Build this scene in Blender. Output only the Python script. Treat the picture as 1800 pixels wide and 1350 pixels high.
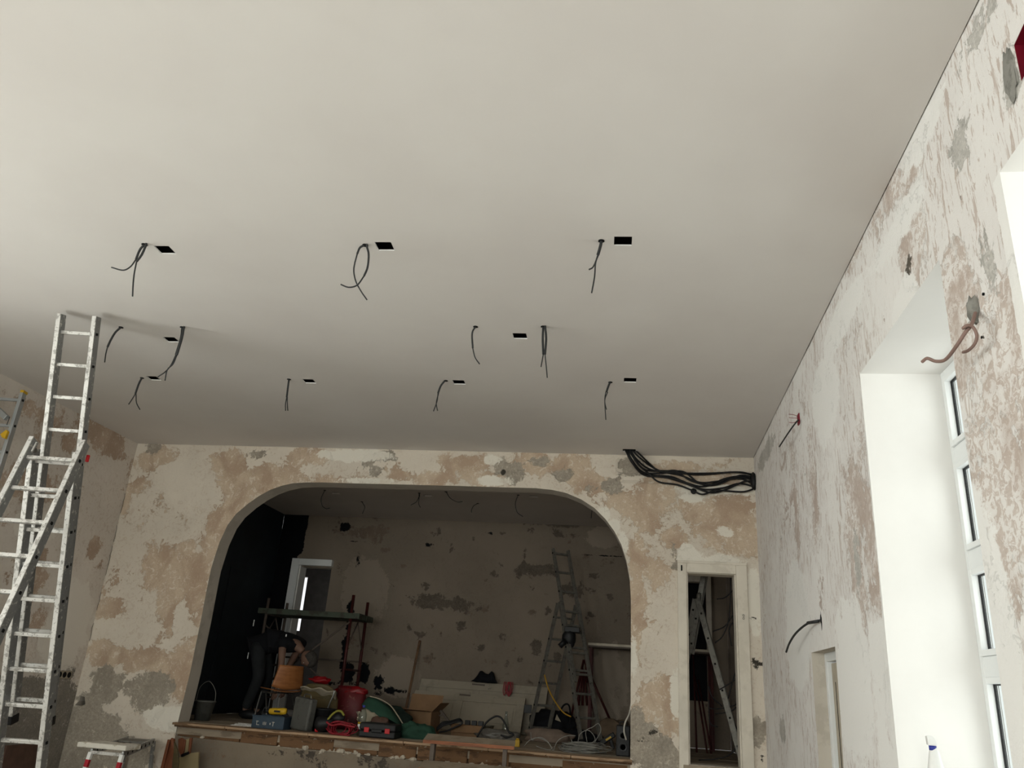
import bpy, math, random
from mathutils import Vector, Matrix, noise
from mathutils.geometry import delaunay_2d_cdt

for _o in list(bpy.data.objects): bpy.data.objects.remove(_o)
SC = bpy.context.scene
COL = SC.collection
Z0 = 1.58          # eye height; everything below is written relative to the eye

# ------------------------------------------------------------------ camera
M = Matrix(((0.987548355634669, -0.009614523046752893, 0.15702167439511205),
            (0.1427846241998139, -0.36420449358348805, -0.9203084471772021),
            (0.06603632618020971, 0.9312693744562732, -0.35829674269303996)))
FPX = 1394.65
cam = bpy.data.objects.new('camera', bpy.data.cameras.new('camera'))
cam.data.sensor_fit = 'HORIZONTAL'; cam.data.sensor_width = 36
cam.data.lens = FPX / 1800 * 36
cam.data.clip_start = 0.02
cam.matrix_world = Matrix.Translation((0, 0, Z0)) @ M.to_4x4()
COL.objects.link(cam); SC.camera = cam

# ------------------------------------------------------------------ light
SC.view_settings.view_transform = 'Standard'
SC.view_settings.look = 'None'
SC.view_settings.exposure = 0.06
SC.view_settings.gamma = 1.0
SC.view_settings.use_curve_mapping = False
wd = bpy.data.worlds.new('overcast_sky'); SC.world = wd; wd.use_nodes = True
wd.node_tree.nodes['Background'].inputs[0].default_value = (0.96, 0.98, 1.0, 1)
wd.node_tree.nodes['Background'].inputs[1].default_value = 1.0

def area(name, loc, direction, sx, sz, power, col=(1, .978, .966)):
    l = bpy.data.lights.new(name, 'AREA'); l.shape = 'RECTANGLE'
    l.size = sx; l.size_y = sz; l.energy = power; l.color = col
    o = bpy.data.objects.new(name, l); COL.objects.link(o)
    o.location = (loc[0], loc[1], loc[2] + Z0)
    o.rotation_euler = Vector(direction).to_track_quat('-Z', 'Y').to_euler()
    return o

XR, XL, YB, YF, CEIL, FL = 1.29, -6.29, 8.9, -4.5, 2.6, -1.58
STG = -0.58          # stage floor
WIN_R = [(3.25, 4.573), (1.30, 2.627), (-0.65, 0.68)]
WIN_L = [(3.25, 4.573), (1.30, 2.627), (-0.65, 0.68)]
SILL, HEAD = -0.47, 1.867
zc = (SILL + HEAD) / 2
P_R = (17, 26, 42); P_L = (135, 185, 185)
for (a, b), p in zip(WIN_R, P_R):
    area('daylight_window_right', (XR + .62, (a + b) / 2, zc), (-1, 0, 0), b - a - .1, HEAD - SILL - .1, p)
for (a, b), p in zip(WIN_L, P_L):
    area('daylight_window_left', (XL - .62, (a + b) / 2, zc), (1, 0, 0.0), b - a - .1, HEAD - SILL - .1, p)

FILL_WIN = [(-5.3, -3.9), (-3.2, -1.8), (-1.1, .3)]  # unseen windows added behind the camera to brighten back wall and stage
for a, b in FILL_WIN:
    area('added_fill_front', ((a + b) / 2, YF - .42, zc), (0, 1, 0), b - a - .1, HEAD - SILL - .1, 150)

# ------------------------------------------------------------------ helpers
def ray(x, y): return M @ Vector((x - 900, 675 - y, -FPX))
def onx(q, x): v = ray(*q); return v * (x / v[0])
def ony(q, y): v = ray(*q); return v * (y / v[1])
def onz(q, z): v = ray(*q); return v * (z / v[2])
def V(*a): return Vector(a)

def catmull(pts, n=6):
    pts = [Vector(p) for p in pts]
    if len(pts) < 3: return pts
    P = [pts[0] * 2 - pts[1]] + pts + [pts[-1] * 2 - pts[-2]]
    out = []
    for i in range(1, len(P) - 2):
        for k in range(n):
            t = k / n
            a, b, c, d = P[i - 1], P[i], P[i + 1], P[i + 2]
            out.append(.5 * ((2 * b) + (c - a) * t + (2 * a - 5 * b + 4 * c - d) * t * t + (3 * b - a - 3 * c + d) * t ** 3))
    out.append(pts[-1])
    return out

class MB:
    def __init__(s): s.v = []; s.f = []; s.m = []
    def add(s, vs, fs, m=0):
        o = len(s.v); s.v += [Vector(p) for p in vs]
        s.f += [tuple(i + o for i in f) for f in fs]; s.m += [m] * len(fs); return s
    def box(s, c, size, R=None, m=0):
        c = Vector(c); h = Vector(size) / 2
        vs = []
        for z in (-1, 1):
            for y in (-1, 1):
                for x in (-1, 1):
                    p = V(x * h.x, y * h.y, z * h.z)
                    if R is not None: p = R @ p
                    vs.append(c + p)
        return s.add(vs, [(0, 2, 3, 1), (4, 5, 7, 6), (0, 1, 5, 4), (2, 6, 7, 3), (0, 4, 6, 2), (1, 3, 7, 5)], m)
    def span(s, a, b, m=0):
        a, b = Vector(a), Vector(b)
        return s.box((a + b) / 2, [abs(b[i] - a[i]) for i in range(3)], None, m)
    def bar(s, a, b, w, wd, dp, m=0, capm=None):
        a, b, w = Vector(a), Vector(b), Vector(w)
        u = (b - a).normalized(); w = (w - u * w.dot(u)).normalized(); n = u.cross(w)
        vs = [p + w * (sx * wd / 2) + n * (sy * dp / 2) for p in (a, b) for sx, sy in ((-1, -1), (1, -1), (1, 1), (-1, 1))]
        s.add(vs, [(0, 1, 5, 4), (1, 2, 6, 5), (2, 3, 7, 6), (3, 0, 4, 7)], m)
        o = len(s.v) - 8
        s.f += [(o + 3, o + 2, o + 1, o), (o + 4, o + 5, o + 6, o + 7)]; s.m += [m if capm is None else capm] * 2
        return s
    def tube(s, pts, r, n=8, m=0, closed=False, r1=None):
        pts = [Vector(p) for p in pts]
        N = len(pts); t0 = None; vs = []; fr = None
        for i, p in enumerate(pts):
            if closed: t = (pts[(i + 1) % N] - pts[i - 1])
            else: t = pts[min(i + 1, N - 1)] - pts[max(i - 1, 0)]
            if t.length < 1e-9: t = V(0, 0, 1)
            t.normalize()
            if fr is None:
                up = V(0, 0, 1) if abs(t.z) < .9 else V(1, 0, 0)
                fr = t.cross(up).normalized()
            else:
                fr = (fr - t * fr.dot(t))
                fr = fr.normalized() if fr.length > 1e-6 else t.orthogonal().normalized()
            g = t.cross(fr)
            rr = r if r1 is None else r + (r1 - r) * i / max(N - 1, 1)
            for k in range(n):
                a = 2 * math.pi * k / n
                vs.append(p + fr * (math.cos(a) * rr) + g * (math.sin(a) * rr))
        fs = []
        for i in range(N if closed else N - 1):
            j = (i + 1) % N
            for k in range(n):
                l = (k + 1) % n
                fs.append((i * n + k, i * n + l, j * n + l, j * n + k))
        if not closed:
            fs.append(tuple(range(n))[::-1]); fs.append(tuple((N - 1) * n + k for k in range(n)))
        return s.add(vs, fs, m)
    def lathe(s, base, prof, n=20, axis=(0, 0, 1), m=0, sq=1.0):
        base = Vector(base); ax = Vector(axis).normalized(); q = V(0, 0, 1).rotation_difference(ax)
        vs = []
        for r, z in prof:
            for k in range(n):
                a = 2 * math.pi * k / n
                vs.append(base + q @ V(r * math.cos(a), r * math.sin(a) * sq, z))
        fs = []
        for i in range(len(prof) - 1):
            for k in range(n):
                l = (k + 1) % n
                fs.append((i * n + k, i * n + l, (i + 1) * n + l, (i + 1) * n + k))
        fs.append(tuple(range(n))[::-1]); fs.append(tuple((len(prof) - 1) * n + k for k in range(n)))
        return s.add(vs, fs, m)
    def prism(s, poly, ext, m=0):
        poly = [Vector(p) for p in poly]; e = Vector(ext); n = len(poly)
        vs = poly + [p + e for p in poly]
        fs = [tuple(range(n)), tuple(range(2 * n - 1, n - 1, -1))] + [(i, (i + n), (i + 1) % n + n, (i + 1) % n) for i in range(n)]
        return s.add(vs, fs, m)
    def grid(s, fn, nu, nv, m=0, thick=0):
        vs = [Vector(fn(i / nu, j / nv)) for j in range(nv + 1) for i in range(nu + 1)]
        fs = [(j * (nu + 1) + i, j * (nu + 1) + i + 1, (j + 1) * (nu + 1) + i + 1, (j + 1) * (nu + 1) + i) for j in range(nv) for i in range(nu)]
        return s.add(vs, fs, m)
    def blob(s, c, rad, seed=0, amp=.18, freq=2.2, flat=None, nu=28, nv=16, m=0, R=None):
        c = Vector(c); vs = []; off = V(seed * 7.3, seed * 3.1, seed * 1.7)
        for j in range(nv + 1):
            th = math.pi * j / nv
            for i in range(nu):
                ph = 2 * math.pi * i / nu
                d = V(math.sin(th) * math.cos(ph), math.sin(th) * math.sin(ph), math.cos(th))
                k = 1 + amp * noise.noise(d * freq + off) * 1.6 + amp * .5 * noise.noise(d * freq * 2.7 + off)
                p = V(d.x * rad[0], d.y * rad[1], d.z * rad[2]) * k
                if R is not None: p = R @ p
                p = c + p
                if flat is not None and p.z < flat: p.z = flat
                vs.append(p)
        fs = [(j * nu + i, j * nu + (i + 1) % nu, (j + 1) * nu + (i + 1) % nu, (j + 1) * nu + i) for j in range(nv) for i in range(nu)]
        return s.add(vs, [f[::-1] for f in fs], m)
    def build(s, name, mats, parent=None, smooth=False, bevel=0, kind=None, label=None, solid=0, wires=None):
        me = bpy.data.meshes.new(name)
        off = ORG.get(parent.name, Vector((0, 0, 0))) if parent is not None else Vector((0, 0, 0))
        me.from_pydata([p + V(0, 0, Z0) - off for p in s.v], [], s.f)
        if not isinstance(mats, (list, tuple)): mats = [mats]
        for mt in mats: me.materials.append(mt)
        me.polygons.foreach_set('material_index', s.m)
        if smooth: me.polygons.foreach_set('use_smooth', [True] * len(me.polygons))
        me.update()
        o = bpy.data.objects.new(name, me); COL.objects.link(o)
        if parent is not None: o.parent = parent
        ORG[o.name] = off
        if bevel:
            b = o.modifiers.new('bevel', 'BEVEL'); b.width = bevel; b.segments = 2; b.limit_method = 'ANGLE'
        if solid:
            b = o.modifiers.new('solid', 'SOLIDIFY'); b.thickness = solid; b.offset = 0
        if kind: o['kind'] = kind
        if label: o['label'] = label
        return o
ORG = {}

def thing(name, label, cat, loc, group=None):
    o = bpy.data.objects.new(name, None); COL.objects.link(o)
    o.empty_display_size = .1
    o.location = (loc[0], loc[1], loc[2] + Z0); ORG[o.name] = Vector(o.location)
    o['label'] = label; o['category'] = cat
    if group: o['group'] = group
    return o
def tag(o, label, cat, group=None):
    o['label'] = label; o['category'] = cat
    if group: o['group'] = group
    return o

# ------------------------------------------------------------------ materials
def s2l(c): return tuple((x / 255 / 12.92) if x / 255 < .04045 else ((x / 255 + .055) / 1.055) ** 2.4 for x in c) + (1,)
class NT:
    def __init__(s, name, rough=.6, metal=0, spec=.3):
        s.mat = bpy.data.materials.new(name); s.mat.use_nodes = True
        s.t = s.mat.node_tree; s.b = s.t.nodes['Principled BSDF']
        s.b.inputs['Roughness'].default_value = rough; s.b.inputs['Metallic'].default_value = metal
        s.b.inputs['Specular IOR Level'].default_value = spec
    def n(s, typ, **kw):
        nd = s.t.nodes.new(typ)
        for k, v in kw.items(): setattr(nd, k, v)
        return nd
    def l(s, a, b): s.t.links.new(a, b)
    def coord(s, scale=(1, 1, 1)):
        if not hasattr(s, 'tc'): s.tc = s.n('ShaderNodeTexCoord')
        mp = s.n('ShaderNodeMapping'); mp.inputs['Scale'].default_value = scale
        s.l(s.tc.outputs['Object'], mp.inputs[0]); return mp.outputs[0]
    def noise(s, scale, detail=6, rough=.6, vec=None, dist=0):
        nd = s.n('ShaderNodeTexNoise'); nd.inputs['Scale'].default_value = scale
        nd.inputs['Detail'].default_value = detail; nd.inputs['Roughness'].default_value = rough
        nd.inputs['Distortion'].default_value = dist
        s.l(vec or s.coord(), nd.inputs['Vector']); return nd.outputs['Fac']
    def math(s, op, a, b=0., clamp=False):
        nd = s.n('ShaderNodeMath', operation=op, use_clamp=clamp)
        for i, x in enumerate((a, b)):
            if isinstance(x, (int, float)): nd.inputs[i].default_value = x
            else: s.l(x, nd.inputs[i])
        return nd.outputs[0]
    def step(s, x, lo, hi, a=0., b=1.):
        nd = s.n('ShaderNodeMapRange', interpolation_type='SMOOTHSTEP')
        nd.inputs['From Min'].default_value = lo; nd.inputs['From Max'].default_value = hi
        nd.inputs['To Min'].default_value = a; nd.inputs['To Max'].default_value = b
        s.l(x, nd.inputs['Value']); return nd.outputs[0]
    def mix(s, f, a, b):
        nd = s.n('ShaderNodeMix', data_type='RGBA')
        if isinstance(f, (int, float)): nd.inputs[0].default_value = f
        else: s.l(f, nd.inputs[0])
        for i, x in ((6, a), (7, b)):
            if isinstance(x, tuple): nd.inputs[i].default_value = x
            else: s.l(x, nd.inputs[i])
        return nd.outputs[2]
    def color(s, x):
        if isinstance(x, tuple): s.b.inputs['Base Color'].default_value = x
        else: s.l(x, s.b.inputs['Base Color'])
    def bump(s, h, strength=.3, dist=.01):
        nd = s.n('ShaderNodeBump'); nd.inputs['Strength'].default_value = strength; nd.inputs['Distance'].default_value = dist
        s.l(h, nd.inputs['Height']); s.l(nd.outputs[0], s.b.inputs['Normal'])

def plain(name, c, rough=.6, metal=0, var=.12, scale=9, spec=.3, bump=0, alpha=None):
    t = NT(name, rough, metal, spec); c = s2l(c)
    d = tuple(x * (1 - var) for x in c[:3]) + (1,); l = tuple(min(1, x * (1 + var)) for x in c[:3]) + (1,)
    nz = t.noise(scale, 5); t.color(t.mix(t.step(nz, .3, .7), d, l))
    if bump: t.bump(nz, bump, .004)
    return t.mat
def blotchy(name, c, c2, lo=.55, hi=.6, scale=12, rough=.5, metal=0, bump=.1, c3=None, vec=(1, 1, 1), spec=.3, lo3=.62):
    t = NT(name, rough, metal, spec)
    nz = t.noise(scale, 8, .65, t.coord(vec)); base = t.mix(t.step(t.noise(scale * .2, 4), .3, .7), s2l(c), tuple(x * .85 for x in s2l(c)[:3]) + (1,))
    col = t.mix(t.step(nz, lo, hi), base, s2l(c2))
    if c3:
        n3 = t.noise(scale * 2.3, 8, .7); col = t.mix(t.step(n3, lo3, lo3 + .04), col, s2l(c3))
    t.color(col); t.bump(nz, bump, .004)
    return t.mat

def plaster(name, base, base2, ochre, ochre2, grey, white, dark, omix=.55, oscale=16, streak=None, fleck=.5):
    """peeling plaster: the 'patch' attribute says where each coat lies, noise breaks its edges"""
    t = NT(name, .88, 0, .15)
    at = t.n('ShaderNodeAttribute', attribute_name='patch')
    sp = t.n('ShaderNodeSeparateColor'); t.l(at.outputs['Color'], sp.inputs[0])
    v = t.coord()
    n1 = t.noise(3.3, 10, .66, v, .4); n2 = t.noise(14, 10, .72, v, .8); nb = t.noise(.9, 5, .55, v)
    nf = t.noise(46, 8, .7, v, .6); n4 = t.noise(oscale, 10, .75, v, .9)
    sv = t.coord(streak) if streak else v
    ns = t.noise(15, 10, .72, sv, 1.6)
    def mask(ch, k1=.9, k2=.5, w=.03):
        e = t.math('ADD', ch, t.math('MULTIPLY', t.math('SUBTRACT', n1, .5), k1))
        e = t.math('ADD', e, t.math('MULTIPLY', t.math('SUBTRACT', n2, .5), k2))
        return t.step(e, .5 - w, .5 + w), e
    col = t.mix(t.step(nb, .35, .65), s2l(base), s2l(base2))
    col = t.mix(t.math('MULTIPLY', t.math('MULTIPLY', t.step(ns, .54, .575), t.step(nb, .36, .56, .15, 1.)), fleck), col, s2l(ochre))
    mo, eo = mask(sp.outputs[0], 1.3, .9)
    nz3 = t.noise(2.6, 4, .55, t.coord((1.3, 1, 1)), .6); nz4 = t.noise(60, 8, .75, t.coord((1, 1, .55)), .3)
    oc = t.mix(t.step(nz3, .38, .62), s2l(ochre), s2l(ochre2))
    oc = t.mix(t.math('MULTIPLY', t.step(nf, .45, .7), .35), oc, tuple(x * .78 for x in s2l(ochre)[:3]) + (1,))
    sp_ = t.math('MULTIPLY', t.step(n4, omix, omix + .03), t.step(nz3, .40, .56, .12, 1.))
    sp_ = t.math('MAXIMUM', t.math('MULTIPLY', sp_, .8), t.math('MULTIPLY', t.step(nz4, .60, .63), .55))
    oc = t.mix(sp_, oc, s2l(base))
    col = t.mix(mo, col, oc)
    mg, eg = mask(sp.outputs[1], 1.0, .6)
    gc = t.mix(t.step(nf, .35, .65), s2l(grey), tuple(x * .72 for x in s2l(grey)[:3]) + (1,))
    col = t.mix(mg, col, gc)
    gc = t.mix(t.math('MULTIPLY', t.step(n1, .5, .6), .45), gc, tuple(x * .62 for x in s2l(grey)[:3]) + (1,))
    gc = t.mix(t.math('MULTIPLY', t.step(n4, .58, .61), .5), gc, s2l(base2))
    col = t.mix(mg, col, gc)
    mw, ew = mask(sp.outputs[2], .6, .4)
    col = t.mix(mw, col, s2l(white))
    md, ed = mask(at.outputs['Alpha'], .7, .45, .02)
    col = t.mix(md, col, s2l(dark))
    # thin chips and nail holes
    ch = t.step(t.noise(7.5, 12, .78, t.coord((1.1, 1.3, .9)), 2.2), .655, .675)
    col = t.mix(t.math('MULTIPLY', ch, .55), col, tuple(x * .45 for x in s2l(grey)[:3]) + (1,))
    t.color(col)
    h = t.math('ADD', t.math('MULTIPLY', nf, .35), t.math('MULTIPLY', mo, -.5))
    h = t.math('ADD', h, t.math('MULTIPLY', mg, -.4)); h = t.math('ADD', h, t.math('MULTIPLY', ch, -.5))
    h = t.math('ADD', h, t.math('MULTIPLY', n2, .5))
    t.bump(h, .55, .012)
    return t.mat

MAT = {}
MAT['ceiling'] = (lambda t: (t.color(t.mix(t.step(t.noise(.7, 4), .3, .7), s2l((222, 218, 214)), s2l((216, 211, 207)))), t.bump(t.noise(1.6, 4), .12, .02), t.mat)[2])(NT('painted_plasterboard', .8, 0, .15))
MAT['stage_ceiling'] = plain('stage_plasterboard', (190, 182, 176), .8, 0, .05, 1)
MAT['plaster_back'] = plaster('scraped_plaster_back', (222, 212, 198), (211, 201, 187), (182, 159, 138), (204, 185, 163), (176, 166, 152), (230, 224, 212), (66, 62, 56), fleck=.35)
MAT['plaster_right'] = plaster('scraped_plaster_right', (236, 233, 230), (228, 224, 221), (188, 172, 162), (206, 194, 186), (206, 202, 196), (238, 236, 233), (90, 84, 76), streak=(1, 1.3, .30), fleck=.8, omix=.48, oscale=22)
MAT['plaster_left'] = plaster('scraped_plaster_left', (214, 205, 195), (202, 193, 183), (170, 149, 131), (188, 168, 150), (140, 133, 124), (218, 211, 201), (72, 68, 62), fleck=.4)
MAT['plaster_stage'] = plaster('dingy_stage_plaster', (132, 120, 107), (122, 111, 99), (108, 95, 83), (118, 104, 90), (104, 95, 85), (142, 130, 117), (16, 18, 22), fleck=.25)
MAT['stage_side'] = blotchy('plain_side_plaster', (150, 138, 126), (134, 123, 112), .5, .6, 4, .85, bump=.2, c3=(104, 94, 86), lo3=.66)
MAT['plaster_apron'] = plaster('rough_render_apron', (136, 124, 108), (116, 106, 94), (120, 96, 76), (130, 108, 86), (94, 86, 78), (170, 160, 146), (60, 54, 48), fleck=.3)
MAT['jamb'] = blotchy('jamb_plaster', (198, 190, 178), (180, 172, 160), .5, .62, 4, .85, bump=.4)
MAT['reveal'] = plain('white_reveal_paint', (236, 234, 231), .6, 0, .02, 2)
MAT['concrete'] = blotchy('dusty_concrete', (176, 168, 156), (150, 143, 132), .5, .6, 5, .9, bump=.4)
MAT['stagefloor'] = blotchy('dusty_stage_boards', (158, 144, 126), (126, 112, 96), .52, .62, 6, .8, bump=.3, vec=(.3, 3, 1))
MAT['nosing'] = blotchy('worn_nosing_wood', (168, 140, 112), (112, 88, 66), .5, .6, 7, .7, bump=.4, c3=(60, 44, 32), vec=(.4, 3, 3))
MAT['timber'] = blotchy('old_timber', (118, 88, 62), (84, 62, 44), .5, .6, 9, .85, bump=.4, c3=(150, 136, 118), vec=(.5, 2, 2))
MAT['crumb'] = plain('plaster_crumbs', (186, 176, 160), .9)
MAT['blackpaint'] = plain('blue_black_paint', (30, 36, 42), .6, 0, .2, 3)
MAT['pvc'] = plain('white_pvc', (226, 228, 228), .35, 0, .02, 3)
MAT['doorpaint'] = blotchy('cream_door_paint', (188, 178, 160), (172, 162, 144), .5, .62, 6, .55, bump=.08, c3=(130, 118, 102), lo3=.7)
MAT['frame'] = blotchy('cream_frame_paint', (222, 214, 200), (208, 200, 186), .5, .62, 6, .55, bump=.08, c3=(170, 160, 146), lo3=.7)
MAT['stagedoor'] = blotchy('shaded_cream_door', (150, 140, 124), (138, 129, 114), .5, .62, 5, .6, bump=.1, c3=(112, 102, 90), lo3=.66)  # cream door paint darkened to stand in for the dim stage light
MAT['alu'] = blotchy('splattered_aluminium', (150, 151, 150), (205, 203, 198), .57, .62, 26, .42, .55, .1, (84, 80, 74), spec=.5)
MAT['alu_edge'] = blotchy('scuffed_aluminium_edge', (214, 212, 208), (160, 157, 152), .52, .58, 24, .38, .25, .1, (84, 81, 76), spec=.5, lo3=.60)
MAT['alu_dull'] = blotchy('dull_aluminium', (116, 113, 106), (96, 93, 87), .5, .6, 18, .5, .4, .1)
MAT['alu_new'] = plain('clean_aluminium', (168, 172, 174), .4, .6, .05)
MAT['black'] = plain('black_plastic', (22, 22, 24), .5, 0, .2)
MAT['darkhole'] = plain('dark_hollow', (10, 10, 12), .9)
MAT['cable'] = plain('dark_grey_cable', (46, 47, 48), .55, 0, .15)
MAT['cable_black'] = plain('black_cable', (20, 20, 22), .5, 0, .2)
MAT['cable_grey'] = plain('grey_cable', (128, 126, 120), .5)
MAT['cable_white'] = plain('white_cable', (180, 176, 166), .5)
MAT['cable_brown'] = plain('brown_plaster_cable', (132, 108, 100), .7)
MAT['red'] = plain('red_plastic', (176, 28, 34), .4)
MAT['redcable'] = plain('red_cable_sheath', (128, 24, 36), .45)
MAT['darkred'] = plain('dark_red_steel', (62, 22, 20), .55, .2, .25)
MAT['redbox'] = plain('red_junction_box', (112, 16, 36), .5)
MAT['orange'] = plain('orange_plastic', (216, 96, 40), .45)
MAT['yellow'] = plain('yellow_plastic', (190, 152, 34), .45)
MAT['white'] = plain('white_plastic', (232, 232, 230), .4, 0, .03)
MAT['blue'] = plain('blue_plastic', (48, 56, 140), .4)
MAT['navy'] = plain('navy_tool_box', (44, 60, 74), .5)
MAT['ply'] = blotchy('orange_plywood', (150, 96, 54), (132, 82, 44), .45, .6, 5, .4, bump=.05, vec=(1, 1, 5))
MAT['olive'] = blotchy('olive_brown_veneer', (84, 72, 44), (70, 60, 36), .45, .6, 5, .5, bump=.05, vec=(1, 1, 5))
MAT['chrome'] = plain('dull_chrome', (120, 120, 118), .3, .8, .05)
MAT['cardboard'] = plain('cardboard', (124, 96, 70), .85, 0, .08)
MAT['green'] = plain('green_canvas', (36, 66, 52), .85, 0, .15, 6, bump=.3)
MAT['greendark'] = plain('dark_green_canvas', (24, 38, 32), .85, 0, .15, 6, bump=.3)
MAT['cream'] = plain('cream_cloth', (150, 140, 122), .9, 0, .1, 8, bump=.4)
MAT['sack'] = blotchy('red_printed_sack', (92, 18, 24), (72, 14, 20), .5, .6, 4, .5, bump=.2, c3=(120, 70, 62), lo3=.6)
MAT['redbag'] = plain('red_plastic_film', (118, 14, 20), .4, 0, .15, 6)
MAT['brownbag'] = plain('brown_leather', (84, 62, 52), .6, 0, .2)
MAT['glassy'] = None
def glass(name, tint=(1, 1, 1, 1), a=.88):
    t = NT(name); tr = t.n('ShaderNodeBsdfTransparent'); tr.inputs[0].default_value = tint
    gl = t.n('ShaderNodeBsdfGlossy'); gl.inputs['Roughness'].default_value = .03
    lw = t.n('ShaderNodeLayerWeight'); lw.inputs[0].default_value = .5
    fr = t.math('ADD', t.math('MULTIPLY', t.math('POWER', lw.outputs['Facing'], 5.), .9), .05)
    mx = t.n('ShaderNodeMixShader'); t.l(fr, mx.inputs[0]); t.l(tr.outputs[0], mx.inputs[1]); t.l(gl.outputs[0], mx.inputs[2])
    t.l(mx.outputs[0], t.t.nodes['Material Output'].inputs[0]); return t.mat
MAT['glass'] = glass('window_glass', (.95, .98, .96, 1))
MAT['bottle'] = glass('clear_bottle', (.75, .8, .8, 1))
MAT['film'] = glass('clear_film', (.7, .7, .68, 1))
MAT['skin'] = plain('skin', (118, 90, 76), .6, 0, .08)
MAT['hair'] = plain('grey_hair', (62, 58, 54), .8, 0, .3, 30)
MAT['shirt'] = plain('black_cotton', (12, 13, 18), .9, 0, .2)
MAT['trousers'] = plain('dark_work_trousers', (30, 32, 34), .9, 0, .2)
MAT['styro'] = blotchy('chipped_white_board', (230, 225, 214), (178, 168, 150), .55, .6, 9, .8, bump=.4)
MAT['hazard'] = plain('red_stripe', (170, 28, 44), .5)
MAT['board'] = blotchy('dusty_board_top', (160, 146, 128), (138, 124, 106), .5, .62, 8, .75, bump=.2)
MAT['edge'] = blotchy('orange_brown_edge', (146, 90, 60), (122, 74, 50), .5, .62, 8, .6, bump=.1, vec=(.4, 3, 3))
MAT['legsteel'] = plain('grey_brown_steel', (92, 82, 74), .6, .1)
MAT['rust'] = blotchy('rusty_green_deck', (70, 78, 66), (56, 54, 46), .5, .6, 8, .7, bump=.2)
MAT['greyplastic'] = blotchy('grey_metal_case', (98, 98, 94), (78, 78, 74), .5, .6, 7, .45, .3, bump=.1)
MAT['cement'] = blotchy('grey_cement_fill', (140, 138, 132), (118, 116, 110), .5, .6, 16, .9, bump=.4)
MAT['wood'] = blotchy('stick_wood', (108, 82, 60), (84, 62, 44), .5, .6, 9, .8, bump=.2, vec=(2, 2, .4))
MAT['deskorange'] = blotchy('varnished_orange_wood', (118, 68, 42), (100, 56, 34), .5, .6, 6, .4, bump=.1, vec=(2, 2, .4))
MAT['khaki'] = plain('khaki_board', (142, 128, 96), .8, 0, .1, 4)

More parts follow.
